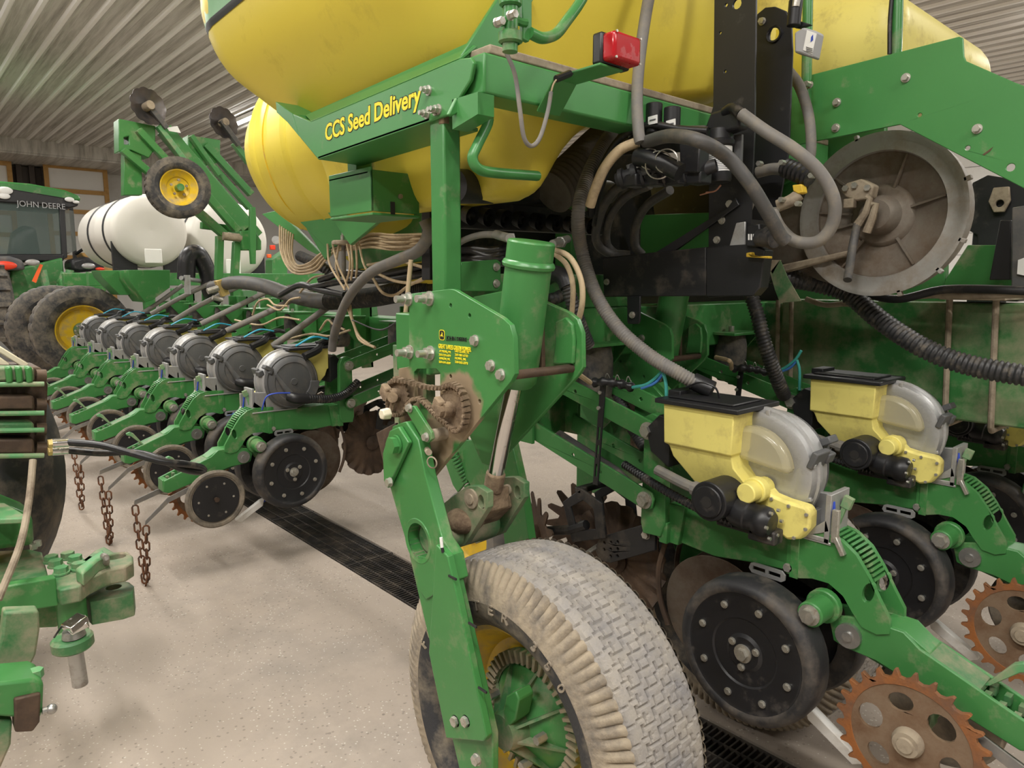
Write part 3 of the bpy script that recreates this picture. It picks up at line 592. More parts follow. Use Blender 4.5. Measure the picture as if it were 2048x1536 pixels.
def make_tyre(T, c, ax=V((1, 0, 0)), R=.437, W=.27, rim=.250, blocks=True, s=1, letters=None):
    """c: tyre centre; ax points away from the outer face"""
    u, w = frame_of(ax); k = R / .437; h = W / 2
    prof_side = [(rim, -h * .62), (rim + .02 * k, -h * .92), (rim + .05 * k, -h * 1.08), (rim + .085 * k, -h * 1.12)]
    prof_tan = [(rim + .085 * k, -h * 1.12), (rim + .12 * k, -h * 1.09), (R - .04 * k, -h * 1.02), (R - .018 * k, -h * .93), (R - .006 * k, -h * .86)]
    for sg in (-1, 1):
        b = B(); b.lathe([(r, sg * -d) for r, d in prof_side], c, ax, 72); sw = b.build('sidewall', 'sidewall', T, smooth=60)
        n = 400
        b = B(); b.lathe([(r, sg * -d) for r, d in prof_tan], c, ax, n, ripple=(lambda i, q, r, d: (r - (.007 if i % 4 == 0 and q == 4 else 0), d + (sg * .011 * k * (-1 if i % 4 == 0 and q in (2, 3) else 0)))) if blocks else None); b.build('shoulder', 'sidewall_tan' if blocks else 'rubber_dusty', T, smooth=50)
        for rr in (.024, .088, .108): e = B(); e.lathe([(rim + rr * k - .002, -sg * (-h * (1.0 if rr < .03 else 1.125) )), (rim + rr * k, sg * (-h * (1.0 if rr < .03 else 1.14))), (rim + rr * k + .002, sg * (-h * (1.0 if rr < .03 else 1.12)))], c, ax, 64) if False else None
    b = B()
    if blocks:
        n, m = 560, 61; hm = []
        for i in range(n):
            for q in range(m):
                x = -1 + 2 * q / (m - 1); ph = i / n * 70; d = 0.0
                for gx, off in ((-.56, 0), (-.19, .5), (.19, 0), (.56, .5)):
                    zx = gx + .055 * (1 if int((ph * 2 + off * 2)) % 2 else -1)
                    if abs(x - zx) < .024: d = .0075
                cell = int((x + 1) / .38); q2 = ph * 1.0 + .5 * (cell % 2) + .25 * x
                if abs((q2 % 1.0) - .5) < .05: d = max(d, .0055)
                if abs(((q2 + .5) % 1.0) - .5) < .035 and abs(x) < .9: d = max(d, .002)
                if abs(x) > .93: d = max(d, .004)
                hm.append(R - d * k - .010 * k * x * x)
        vs = [c + (u * math.cos(2 * PI * i / n) + w * math.sin(2 * PI * i / n)) * hm[i * m + q] + ax * (h * .86 * (-1 + 2 * q / (m - 1))) for i in range(n) for q in range(m)]
        fs = [(i * m + q, i * m + q + 1, ((i + 1) % n) * m + q + 1, ((i + 1) % n) * m + q) for i in range(n) for q in range(m - 1)]
        b.add(vs, fs); b.build('tread', 'tread', T, smooth=25)
    else:
        n = 120; b.lathe([(R - .006 * k, -h * .86), (R, -h * .6), (R, -h * .2), (R - .006, -h * .18), (R - .006, -h * .12), (R, -h * .1), (R, h * .4), (R - .006, h * .42), (R, h * .48), (R - .006 * k, h * .86)], c, ax, n, ripple=lambda i, q, r, d: (r - (.008 if i % 4 == 0 else 0), d)); b.build('tread', 'rubber_dusty', T, smooth=30)
def wheel(T, c, R=.437, rim=.250, W=.27, ax=V((1, 0, 0)), dish=-.02):
    b = B(); h = W / 2
    b.lathe([(rim + .012, -h * .66), (rim + .008, -h * .74), (rim - .004, -h * .72), (rim - .012, -h * .55), (rim - .03, -h * .3), (rim - .05, -h * .05 + dish * .4), (.10, dish + .02), (.0, dish + .02)], c, ax, 56); r = b.build('rim', 'yellow_rim', T, smooth=40)
    b = B(); b.lathe([(rim + .012, h * .66), (rim + .008, h * .74), (rim - .012, h * .55), (rim - .03, h * .3), (rim - .05, .0), (.0, .03)], c, ax, 48); b.build('rim_inner', 'yellow_rim', T, smooth=40)
    return r
WC = V((1.19, 1.235, .442))
W1 = thing('lift_wheel', 'large dusty lift wheel with yellow rim filling the bottom centre', 'wheel', (WC.x, WC.y, 0), 'lift wheels of the planter')
make_tyre(W1, WC); rim = wheel(W1, WC)
# moulded lettering round the sidewall
def arc_text(txt, T, c, r, size, a0, da, x, m):
    for i, ch in enumerate(txt):
        if ch == ' ': continue
        a = a0 + da * i; d = V((0, math.cos(a), math.sin(a))); t = V((0, -math.sin(a), math.cos(a)))
        o = c + d * r; o.x = x
        text_mesh(ch, m, T, o, t, d, size, 'moulded_letter', .004, .0002, 1.1, align='CENTER')
# as seen from -X: +Y is to the left
arc_text('FARMASTER 350', W1, WC, .314, .036, .379, .164, WC.x - .1495, 'sidewall_tan')
arc_text('AGRICULTURAL', W1, WC, .289, .016, .887, .063, WC.x - .135, 'rubber_dusty')
arc_text('IMPLEMENTS', W1, WC, .280, .017, 1.80, .055, WC.x - .127, 'rubber_dusty')
b = B(); b.lathe([(.0, -.13), (.045, -.13), (.05, -.11), (.055, -.06), (.062, -.04)], WC, V((1, 0, 0)), 24); hubp = b.build('hub', 'green_dusty', W1)
b = B(); b.lathe([(.135, -.028), (.165, -.03), (.172, -.02), (.172, .0), (.13, .0)], WC, V((1, 0, 0)), 48); b.build('hub_ring', 'green_dusty', W1, smooth=40)
for k in range(44):
    a = 2 * PI * k / 44; d = V((0, math.cos(a), math.sin(a))); p = WC + d * .156 + V((-.032, 0, 0))
    if k == 0: e = B(); e.box(p, (.02, .034, .009)); f0 = e.build('ring_tooth', 'green_dusty', W1)
    else:
        o = f0.copy(); COL.objects.link(o); o.parent = W1; R_ = Matrix.Rotation(a, 4, 'X'); piv = WC - OFF[W1]; o.matrix_local = Matrix.Translation(piv) @ R_ @ Matrix.Translation(-piv)
for k in range(8):
    a = 2 * PI * k / 8 + .2; d = V((0, math.cos(a), math.sin(a))); t = V((0, -math.sin(a), math.cos(a)))
    e = B(); e.prism([WC + d * .045 + V((-.12, 0, 0)) - t * .003, WC + d * .14 + V((-.03, 0, 0)) - t * .003, WC + d * .14 + V((.0, 0, 0)) - t * .003, WC + d * .045 - t * .003], t * .007); e.build('hub_fin', 'green_dusty', W1)
e = B(); e.lathe([(.045, -.085), (.13, -.03), (.14, -.02)], WC, V((1, 0, 0)), 40); e.build('hub_cone', 'green_worn', W1, smooth=60)
for k in range(5):
    a = 2 * PI * k / 5 + .5; p = WC + V((-.07, .095 * math.cos(a), .095 * math.sin(a))); e = B(); e.hexa(p, (-1, 0, 0), .012, .03); e.build('wheel_bolt', 'bolt', W1)
b = B(); b.prism(pp(1.06, [(1012, 1392), (1030, 1382), (1038, 1400), (1030, 1440), (1010, 1460), (1006, 1420)]), (.05, 0, 0)); b.build('hub_bracket', 'green_worn', W1, .004)
W2 = copy_tree(W1); W2.location = (WC.x + 1.06, 1.235, 0); W2['label'] = 'second lift wheel half hidden behind the front gauge wheel'
# ---- arm
AX = .985
ARM = thing('lift_arm', 'long green lift arm slanting down over the big tyre', 'lift arm', px(835, 1080, X=AX))
up_ = pp(AX, [(774, 955), (772, 900), (785, 852), (812, 843), (836, 880), (850, 950), (884, 1078), (905, 1110), (915, 1160), (852, 1200), (838, 1180), (812, 1085)])
hole = circ(px(836, 1082, X=AX), V((0, 1, 0)), V((0, 0, 1)), .047, 24, .047)
b = B(); b.prism(up_, (.035, 0, 0), [hole]); ua = b.build('upper_plate', 'green', ARM, .003)
b = B(); b.prism(pp(AX - .001, [(885, 1085), (908, 1108), (930, 1200), (986, 1466), (980, 1476), (905, 1470), (898, 1436), (870, 1300)]), (-.02, 0, 0)); b.build('lower_plate', 'green', ARM, .003)
b = B(); b.prism(pp(AX + .006, [(818, 1110), (905, 1120), (985, 1470), (985, 1560), (930, 1590), (905, 1480)]), (.02, 0, 0)); b.build('axle_plate', 'green_worn', ARM, .003)
b = B(); b.prism(pp(AX - .002, [(774, 905), (788, 860), (806, 852), (826, 884), (784, 975), (776, 960)]), (-.014, 0, 0)); b.build('pad_plate', 'green', ARM, .003)
b = B(); b.prism(pp(AX + .036, [(752, 866), (790, 846), (830, 1000), (800, 1010), (772, 950)]), (.01, 0, 0)); b.build('rusty_plate', 'rust_dark', ARM, .002)
for x, y, r in ((793, 889, .022), (781, 964, .011), (913, 1441, .013), (934, 1441, .013), (955, 1518, .013)):
    e = B(); c = px(x, y, X=AX - .018); e.hexa(c, (-1, 0, 0), r, .02 if r > .02 else .012, r * 1.15); e.build('bolt', 'green' if r > .02 else 'bolt', ARM)
b = B(); c = px(836, 1082, X=AX); b.lathe([(.047, .0), (.058, -.002), (.06, .0), (.06, .004), (.047, .004), (.047, .0)], c, V((1, 0, 0)), 32); b.build('tube_ring', 'green', ARM)
b = B(); b.lathe([(.047, .0), (.047, .26), (.038, .26), (.038, .03), (.0, .03)], c, V((1, 0, 0)), 32); b.build('torque_tube', 'green_dusty', ARM)
b = B(); b.ball(c + V((.13, -.03, .035)), .06, .05, .035, 18, 10); b.build('mud_lump', 'mud', ARM)
for (x, y) in ((905, 1155), (945, 1250), (965, 1380)): e = B(); q = px(x, y, X=AX - .022); e.box(q + V((0, 0, .0)), (.004, .03, .005)); e.build('cable_tie', 'black', ARM)
for y0, y1, m in (((882, 1075), (884, 1095), 'label_white'), ((884, 1095), (886, 1105), 'black')): e = B(); e.cyl(px(*y0, X=AX - .02), px(*y1, X=AX - .02), .004, n=8); e.build('wire_splice', m, ARM)
pin = px(944, 997, X=1.10)
for k, X in enumerate((1.10, 1.225)):
    d = V((X - 1.10, 0, 0)); P0 = [px(x, y, X=1.10) + d for x, y in ((870, 1020), (915, 985), (935, 972), (955, 972), (975, 985), (975, 1015), (930, 1090), (880, 1110))]
    hl = circ(pin + d + V((0, -.036, 0)), V((0, 1, 0)), V((0, 0, 1)), .012, 12, .018)
    b = B(); b.prism(P0, (.02, 0, 0), [hl]); b.build('clevis_plate', 'green_dusty', ARM, .004)
b = B(); b.prism([px(x, y, X=1.12) for x, y in ((890, 1050), (960, 1005), (965, 1030), (900, 1100))], (.105, 0, 0)); b.build('clevis_web', 'mud', ARM, .004)
b = B(); b.cyl(pin + V((-.01, 0, 0)), pin + V((.16, 0, 0)), .014, n=16); b.cyl(pin + V((-.006, 0, 0)), pin, .026, n=20); b.build('clevis_pin', 'dusty_metal', ARM)
FA = 1.40
b = B(); b.prism(pp(FA, [(985, 860), (1015, 850), (1045, 985), (1062, 1105), (1075, 1180), (1030, 1180), (1010, 1100)]), (.03, 0, 0)); b.build('far_arm', 'green', ARM, .003)
A2 = copy_tree(ARM); A2.location = V(ARM.location) + V((1.06, 0, 0)); A2['label'] = 'second lift arm in the shade behind the near row unit'; A2['group'] = ARM['group'] = 'lift arms'
# ---- frame plates
FR = thing('lift_frame', 'green plate frame with dealer sticker holding the lift cylinder', 'lift frame', px(900, 760, X=PX))
FR['group'] = 'lift frames'
pl = pp(PX, [(818, 596), (824, 587), (900, 578), (910, 580), (1005, 636), (1020, 650), (1027, 676), (1029, 748), (1022, 762), (862, 958), (852, 968), (840, 955), (797, 850), (797, 737), (818, 733)])
hs = [pp(PX, [(828, 744), (834, 738), (872, 737), (880, 745), (880, 812), (850, 806), (828, 800)])]
for x, y in ((901, 611), (939, 631), (901, 753), (959, 803)): hs.append(circ(px(x, y, X=PX), V((0, 1, 0)), V((0, 0, 1)), .0055, 10))
b = B(); b.prism(pl, (.014, 0, 0), hs); sp = b.build('side_plate', 'green_plate', FR, .003)
for x, y in ((818, 598), (860, 597), (820, 704), (862, 706)):
    c = px(x, y, X=PX); e = B(); e.cyl(c, c + V((-.004, 0, 0)), .019, n=18); e.hexa(c + V((-.004, 0, 0)), (-1, 0, 0), .0155, .014); e.cyl(c, c + V((-.042, 0, 0)), .0095, n=12); e.build('stud_nut', 'bolt', sp)
for x, y in ((951, 681), (983, 731), (1003, 749)):
    c = px(x, y, X=PX); e = B(); e.hexa(c, (-1, 0, 0), .0115, .011, .014); e.build('bolt', 'bolt', sp)
d2 = .215
b = B(); b.prism([p + V((d2, 0, 0)) for p in pp(PX, [(818, 596), (900, 578), (1005, 630), (1022, 645), (1032, 676), (1034, 750), (1024, 768), (862, 964), (840, 955), (797, 850), (797, 737)])], (.014, 0, 0)); b.build('far_plate', 'green', FR, .003)
b = B(); b.prism([p + V((d2 - .012, 0, 0)) for p in pp(PX, [(985, 650), (1005, 640), (1018, 655), (1022, 690), (1020, 742), (980, 742), (985, 700)])], (.012, 0, 0)); b.build('inner_lug', 'green_worn', FR, .004)
c = px(1012, 752, X=PX); b = B(); b.cyl(c + V((.014, 0, 0)), c + V((d2, 0, 0)), .011, n=16); b.build('spacer_pin', 'rust_dark', FR)
c = px(972, 740, X=PX); b = B(); b.prism([c + V((.16, dy, dz)) for dy, dz in ((.02, .10), (-.02, .10), (-.025, .0), (-.01, -.03), (.02, -.02))], (.012, 0, 0)); b.build('stop_strap', 'rust_dark', FR, .003)
b = B(); b.prism([p + V((.03, 0, 0)) for p in pp(PX, [(800, 735), (828, 735), (828, 860), (800, 850)])], (.01, 0, 0)); b.build('inner_gusset', 'green_plate', FR)
# sticker: emblem, name and dealer lines
N_ = V((-1, 0, 0)); RT, UP = V((0, -1, 0)), V((0, 0, 1)); SX = PX - .0008
def on_plate(x, y): return px(x, y, X=SX)
c = on_plate(884, 670)
def rrect(c, hw, hh, r, n=5): 
    o = []
    for sx, sy, a0 in ((1, 1, 0), (-1, 1, PI / 2), (-1, -1, PI), (1, -1, 3 * PI / 2)):
        for i in range(n + 1): a = a0 + PI / 2 * i / n; o.append(c + RT * (sx * (hw - r) + r * math.cos(a)) + UP * (sy * (hh - r) + r * math.sin(a)))
    return o
b = B(); b.prism(rrect(c, .0118, .0132, .007), N_ * .0004); b.build('emblem_border', 'yellow_decal', FR)
b = B(); b.prism(rrect(c + N_ * .0004, .0096, .0112, .0055), N_ * .0003); b.build('emblem_field', 'black_decal', FR)
deer = [(-.0045, .0006), (-.0015, .002), (.0005, .0062), (-.0008, .0085), (.0008, .0082), (.0018, .0058), (.0028, .0056), (.0022, .0042), (.0020, .0012), (.0035, -.001), (.0045, -.0045), (.0024, -.002), (-.001, -.0016), (-.0032, -.0048), (-.003, -.0012), (-.0046, -.0006)]
b = B(); b.prism([c + N_ * .0007 + RT * x * 1.45 + UP * (y - .001) for x, y in deer], N_ * .0003); b.build('emblem_animal', 'yellow_decal', FR)
text_mesh('JOHN DEERE', 'black_decal', FR, on_plate(893, 679), RT, UP, .0135, bold=.0, xs=1.06)
b = B(); q0, q1 = on_plate(893, 682), on_plate(940, 679); b.prism([q0, q1, q1 + UP * .001, q0 + UP * .001], N_ * .0003); b.build('rule_line', 'black_decal', FR)
text_mesh('GREAT LAKES GREEN POWER', 'yellow_decal', FR, on_plate(877, 696), RT, UP, .0155, bold=.0003, xs=.64)
for i, (t1, t2) in enumerate((('ATHENS, MI.', 'EAU CLAIRE, MI.'), ('269-729-5471', '269-461-6733'), ('UNION, MI.', 'HOWE, IN.'), ('269-641-5841', '260-562-3371'))):
    text_mesh(t1, 'yellow_decal', FR, on_plate(878 + (1 if i % 2 == 0 else 0), 704 + 7.2 * i), RT, UP, .0082, bold=.0001, xs=1.08)
    text_mesh(t2, 'yellow_decal', FR, on_plate(910, 704 + 7.2 * i), RT, UP, .0082, bold=.0001, xs=.98 if i == 0 else 1.12)
F2 = copy_tree(FR); F2.location = V(FR.location) + V((1.09, .36, -.075)); F2['label'] = 'second green lift frame behind the ribbed grey hose'
for ch in list(F2.children):
    if 'emblem' in ch.name or 'lettering' in ch.name or 'rule_line' in ch.name: bpy.data.objects.remove(ch)
# ---- cylinder
def cylinder(delta, label):
    ct, cb, rd = px(1063, 482, X=1.165) + delta, px(1028, 770, X=1.165) + delta, px(986, 975, X=1.165) + delta
    a = (ct - cb).normalized(); T = thing('lift_cylinder', label, 'hydraulic cylinder', rd, 'lift cylinders')
    b = B(); b.lathe([(0, .0), (.045, 0), (.054, .012), (.056, .03), (.056, (ct - cb).length - .065)], cb, a, 40); b.build('barrel', 'green_worn', T, smooth=40)
    L_ = (ct - cb).length; b = B(); b.lathe([(.056, L_ - .065), (.062, L_ - .062), (.064, L_ - .055), (.061, L_ - .048), (.057, L_ - .045), (.057, L_ - .004), (.054, L_), (.0, L_)], cb, a, 40); b.build('cap', 'green', T, smooth=30)
    b = B(); b.cyl(cb, rd, .0215, n=24); b.build('rod', 'chrome', T)
    b = B(); b.cyl(rd + (cb - rd) * .16, rd - a * .01, .026, n=20); b.box(rd - a * .03, (.085, .05, .06)); b.build('rod_end', 'mud', T, .006)
cylinder(V((0, 0, 0)), 'tall scuffed green hydraulic cylinder with chrome rod'); cylinder(V((1.09, .36, -.075)), 'muddy green hydraulic cylinder behind the black bracket beam')
# ---- chain drive
def sprocket(c, r, n, label):
    T = thing('sprocket', label, 'sprocket', c, 'muddy drive sprockets'); out = []
    for k in range(n):
        a = 2 * PI * k / n
        for da, q in ((0, r), (.3, r + .006), (.5, r + .006), (.8, r)): t = a + da * 2 * PI / n; out.append(c + V((0, q * math.cos(t), q * math.sin(t))))
    b = B(); b.prism(out, (.007, 0, 0)); b.build('toothed_disc', 'mud', T)
    b = B(); b.cyl(c, c + V((-.03, 0, 0)), .02, n=14); b.hexa(c + V((-.03, 0, 0)), (-1, 0, 0), .014, .012); b.build('hub', 'mud', T)
    b = B(); b.box(c + V((-.03, .012, .012)), (.02, .03, .035), Matrix.Rotation(.5, 3, 'X')); b.build('set_collar', 'mud', T, .004)
sprocket(SPR, .047, 26, 'muddy sprocket on the right of the lift frame plate'); sprocket(SPL, .046, 24, 'muddy sprocket on the left, beside the white knob')
RC = thing('roller_chain', 'mud-caked roller chain looped over the two sprockets', 'chain', (SPL + SPR) / 2)
loop = [px(x, y, X=PX - .022) for x, y in ((757 + 22, 800), (777, 775), (790, 762), (815, 763), (850, 773), (880, 776), (905, 769), (925, 785), (932, 815), (930, 845), (915, 862), (895, 848), (872, 828), (850, 805), (835, 797), (822, 805), (808, 825), (790, 830), (779, 815), (779, 800))]
P_ = spline(loop, 8); acc = 0; k = 0; rl0 = None
for i in range(1, len(P_)):
    acc += (P_[i] - P_[i - 1]).length
    if acc > .0105:
        acc = 0; k += 1; t = (P_[i] - P_[i - 1]).normalized(); ang = math.atan2(t.z, t.y)
        if rl0 is None: e = B(); e.box((0, 0, 0), (.017, .011, .011)); e.box((0, .003, 0), (.022, .006, .007)); me = e.mesh('link', V((0, 0, 0))); me.materials.append(M['mud']); rl0 = me
        o = bpy.data.objects.new('chain_link', rl0); COL.objects.link(o); o.parent = RC; o.location = P_[i] - OFF[RC]; o.rotation_euler = (ang + random.uniform(-.2, .2), random.uniform(-.15, .15), 0)
LV = thing('tension_lever', 'green flat lever with two bolts beside the muddy chain', 'lever', px(845, 850, X=.99))
b = B(); b.prism(pp(.99, [(812, 822), (818, 812), (828, 812), (862, 865), (864, 878), (855, 886), (846, 880)]), (.01, 0, 0)); b.build('lever_bar', 'green', LV, .002)
for x, y in ((820, 816), (853, 874)): e = B(); e.hexa(px(x, y, X=.989), (-1, 0, 0), .0095, .01, .012); e.build('bolt', 'bolt', LV)
b = B(); q = px(858, 872, X=1.0); b.cyl(q, q + V((.05, 0, 0)), .016, n=14); b.build('spacer', 'dusty_metal', LV)
KN = thing('crank_knob', 'cream plastic hexagon knob on a dusty crank', 'knob', px(768, 830, X=.98))
b = B(); q = px(769, 828, X=.97); b.cyl(q + V((.015, 0, 0)), q + V((-.01, 0, 0)), .017, .015, n=6); b.build('knob', 'cream', KN, .003)
b = B(); b.tube([q + V((.01, 0, 0)), px(782, 822, X=.99), px(787, 800, X=1.0), px(783, 792, X=1.0)], .007, 8, smooth=False); b.cyl(px(785, 795, X=1.02), px(785, 795, X=.985), .014, n=14); b.build('crank', 'mud', KN)
LC = thing('linch_pin', 'dusty metal loop pin hanging below the chain', 'pin', px(862, 925, X=1.0))
b = B(); b.lathe([(.013, -.002), (.016, 0), (.013, .002)], px(864, 925, X=.99), V((.8, .3, 0)), 20, closed=True); b.build('ring', 'dusty_metal', LC); b = B(); b.cyl(px(858, 905, X=.99), px(850, 895, X=1.02), .008, n=10); b.build('shank', 'dusty_metal', LC)
ML = thing('mud_clod', 'lump of dried mud packed behind the lever', 'mud', px(838, 880, X=1.06))
b = B(); b.ball(px(838, 868, X=1.07), .03, .045, .06, 16, 10); b.ball(px(830, 835, X=1.07), .025, .04, .04, 14, 8); o = b.build('clod', 'mud', ML)
# ---------------- main bars and tank cradle
def py(Y, pts): return [px(x, y, Y=Y) for x, y in pts]
CB = thing('centre_toolbar', 'green centre toolbar running across behind the lift frames', 'toolbar', (1.1, 1.78, 1.2))
b = B(); b.span((1.2, 1.72, 1.28), (4.6, 1.90, 1.46)); b.build('bar', 'green', CB, .006)
b = B(); b.prism(py(1.70, [(918, 545), (922, 524), (995, 519), (1002, 524), (1002, 578), (996, 583), (918, 583)]), (0, .012, 0)); bp = b.build('bar_plate', 'green', CB, .003)
for x, y in ((992, 534), (992, 567)): e = B(); e.hexa(px(x, y, Y=1.699), (0, -1, 0), .010, .01, .013); e.build('bolt', 'bolt', bp)
b = B(); b.span((1.30, 1.74, 1.46), (2.2, 1.80, 1.58)); b.build('upper_bar', 'green_worn', CB, .004)
for xx in (1.25, 2.35): b = B(); b.span((xx, 1.9, .95), (xx + .1, 2.0, 1.35)); b.build('hanger', 'green_dusty', CB, .004)
WB = thing('wing_toolbar', 'long green wing toolbar behind the left row units', 'toolbar', (2.6, 3.2, 1.15))
b = B(); b.span((2.62, 2.1, 1.12), (2.80, 9.6, 1.30)); b.build('bar', 'green', WB, .006)
b = B(); b.span((2.95, 2.1, 1.0), (3.1, 9.8, 1.14)); b.build('rear_bar', 'green_worn', WB, .006)
for k in range(6): e = B(); e.prism([(2.62, 3.5 + k * 1.1, 1.30), (2.62, 3.62 + k * 1.1, 1.30), (2.62, 3.58 + k * 1.1, 1.46), (2.62, 3.53 + k * 1.1, 1.46)], (.14, 0, 0)); e.build('gusset', 'green', WB, .003)
PO = thing('tank_post', 'vertical green square post rising from the sticker plate', 'post', (1.14, 1.53, 1.45))
c0 = px(889, 420, X=1.11); b = B(); b.span((1.11, c0.y, 1.44), (1.165, c0.y + .062, 2.0)); b.build('post', 'green', PO, .006)
b = B(); b.span((1.108, c0.y - .001, 1.95), (1.13, c0.y + .02, 1.99)); b.build('weld_mud', 'mud', PO, .004)
CR = thing('tank_cradle', 'green tank cradle panel lettered CCS Seed Delivery', 'tank cradle', (1.1, 1.6, 1.95))
CXP = 1.10
face = pp(CXP, [(585, 227), (622, 243), (919, 117), (941, 115), (947, 125), (940, 160), (898, 229), (859, 243), (636, 319), (598, 273)])
b = B(); b.prism(face, (.012, 0, 0)); fc = b.build('side_panel', 'green_clean', CR, .003)
b = B(); f1 = pp(CXP + .0, [(582, 226), (622, 243), (918, 117), (916, 82), (903, 76)]); 
b.prism([p + V((.05 if i in (0, 3, 4) else 0, 0, 0)) for i, p in enumerate(f1)], (.012, 0, 0)); b.build('tank_flange', 'green_clean', CR, .002)
b = B(); q = pp(CXP, [(636, 319), (859, 243), (898, 229)]); b.prism([q[0], q[1], q[1] + V((.16, 0, -.004)), q[0] + V((.16, 0, -.004))], (0, 0, .01)); b.build('bottom_return', 'green_clean', CR, .002)
b = B(); b.prism(pp(CXP, [(551, 203), (585, 227), (598, 273), (575, 245), (553, 225)]), (.10, 0, 0)); b.build('front_return', 'green_clean', CR, .002)
for x, y in ((858, 181), (855, 228), (872, 221), (878, 219)): c = px(x, y, X=CXP); e = B(); e.cyl(c, c + V((-.004, 0, 0)), .013, n=14); e.hexa(c, (-1, 0, 0), .010, .015); e.cyl(c, c + V((-.026, 0, 0)), .006, n=10); e.build('bolt', 'bolt', fc)
# lettering follows the panel's edge
t0, t1 = px(650, 282, X=CXP - .001), px(845, 205, X=CXP - .001); upv = (px(700, 200, X=CXP) - px(700, 260, X=CXP)); dr = (t1 - t0)
L0 = dr.length; rt = dr.normalized(); uv = (V((0, 0, 1)) - rt * rt.z).normalized()
tx = text_mesh('CCS Seed Delivery', 'black_decal', CR, t0, rt, uv, .068, 'lettering_outline', .0003, .0042, 1.0, .12);  # black printed outline behind the yellow letters
w_ = max((v.co + OFF[CR] - t0).dot(rt) for v in tx.data.vertices)
for v in tx.data.vertices:
    p = v.co + OFF[CR] - t0; a = p.dot(rt); v.co = v.co - rt * a + rt * a * L0 / w_ + V((.0008, 0, 0))
ty = text_mesh('CCS Seed Delivery', 'yellow_decal', CR, t0, rt, uv, .068, 'lettering', .0004, .0016, 1.0, .12)
for v in ty.data.vertices:
    p = v.co + OFF[CR] - t0; a = p.dot(rt); v.co = v.co - rt * a + rt * a * L0 / w_
b = B(); b.prism(py(1.44, [(918, 117), (996, -4), (1072, -8), (1030, 60), (1018, 105), (985, 190), (905, 232), (898, 229), (945, 130)]), (0, .014, 0)); b.build('rear_upright', 'green_clean', CR, .003)
za = px(985, 190, Y=1.36).z; zt = px(1010, 105, Y=1.36).z
b = B(); b.span((1.12, 1.36, za), (2.9, 1.46, zt - .01)); b.build('cross_beam', 'green_clean', CR, .006)
b = B(); b.span((1.14, 1.362, zt - .01), (2.9, 1.52, zt + .012)); b.build('beam_top_dirt', 'dusty_metal', CR, .004)
b = B(); b.prism([(1.10, 1.36, za), (1.10, 1.46, za), (1.10, 1.46, za - .07), (1.10, 1.36, za - .05)], (.05, 0, 0)); b.build('corner_gusset', 'green_clean', CR)
# ---------------- tanks
def rr(x0, x1, y0, y1, z, r, n=7):
    o = []
    for sx, sy, a0, cx_, cy_ in ((1, 1, 0, x1 - r, y1 - r), (-1, 1, PI / 2, x0 + r, y1 - r), (-1, -1, PI, x0 + r, y0 + r), (1, -1, 3 * PI / 2, x1 - r, y0 + r)):
        for i in range(n + 1): a = a0 + PI / 2 * i / n; o.append(V((cx_ + r * math.cos(a), cy_ + r * math.sin(a), z)))
    return o
def loft(rings, k=4):
    n = len(rings[0]); cols = [spline([r[i] for r in rings], k) for i in range(n)]; rings = [[c[j] for c in cols] for j in range(len(cols[0]))]
    b = B(); vs = [p for r in rings for p in r]; fs = [tuple(range(n))[::-1], tuple(range(len(vs) - n, len(vs)))]
    for k in range(len(rings) - 1):
        for j in range(n): fs.append((k * n + j, k * n + (j + 1) % n, (k + 1) * n + (j + 1) % n, (k + 1) * n + j))
    return b.add(vs, fs)
TA = thing('seed_tank', 'huge yellow poly seed tank overhead, resting on the lettered cradle', 'tank', (1.8, 2.2, 1.9), 'yellow seed tanks')
rg = [rr(1.40, 1.50, 1.62, 2.5, 1.80, .05), rr(1.36, 1.55, 1.56, 2.62, 1.84, .09), rr(1.30, 1.70, 1.53, 2.66, 2.0, .16), rr(1.22, 1.95, 1.50, 2.70, 2.12, .2), rr(1.13, 2.5, 1.47, 2.86, 2.24, .24), rr(1.05, 2.56, 1.44, 3.02, 2.36, .28), rr(1.01, 2.6, 1.42, 3.10, 2.50, .3), rr(1.0, 2.6, 1.42, 3.12, 2.62, .3), rr(1.02, 2.6, 1.42, 3.10, 2.80, .3), rr(1.06, 2.58, 1.44, 3.0, 3.3, .3), rr(1.2, 2.45, 1.6, 2.85, 3.42, .28)]
loft(rg).build('tank_shell', 'yellow_tank', TA, smooth=70)
def wrap(poly, Xs, m, name, T, out):   # decal laid on the tank's side
    b = B(); b.prism([px(x, y, X=Xs) for x, y in poly], (-.004, 0, 0)); b.build(name, m, T)
def shellx(y, z):
    """outer -X surface of the tank at (y, z)"""
    lo = None
    for k in range(len(rg) - 1):
        za_, zb_ = rg[k][0].z, rg[k + 1][0].z
        if za_ <= z <= zb_:
            f = (z - za_) / (zb_ - za_); xs = []
            n = len(rg[k])
            ring = [rg[k][i].lerp(rg[k + 1][i], f) for i in range(n)]
            for i in range(n):
                a_, b_ = ring[i], ring[(i + 1) % n]
                if (a_.y - y) * (b_.y - y) <= 0 and abs(a_.y - b_.y) > 1e-6: xs.append(a_.x + (b_.x - a_.x) * (y - a_.y) / (b_.y - a_.y))
            return min(xs) if xs else 1.1
    return 1.1
def decal(pts, m, name, lift):
    """strip of quads between two edges laid on the shell: pts = [(y, zlow, zhigh)]"""
    b = B(); vs = []; K = 5
    for y, z0, z1 in pts:
        for j in range(K): z = z0 + (z1 - z0) * j / (K - 1); vs.append(V((shellx(y, z) - lift, y, z)))
    fs = [(i * K + j, i * K + j + 1, (i + 1) * K + j + 1, (i + 1) * K + j) for i in range(len(pts) - 1) for j in range(K - 1)]
    b.add(vs, fs).build(name, m, TA, smooth=60)
ys = [3.03 - .06 * i for i in range(24)]
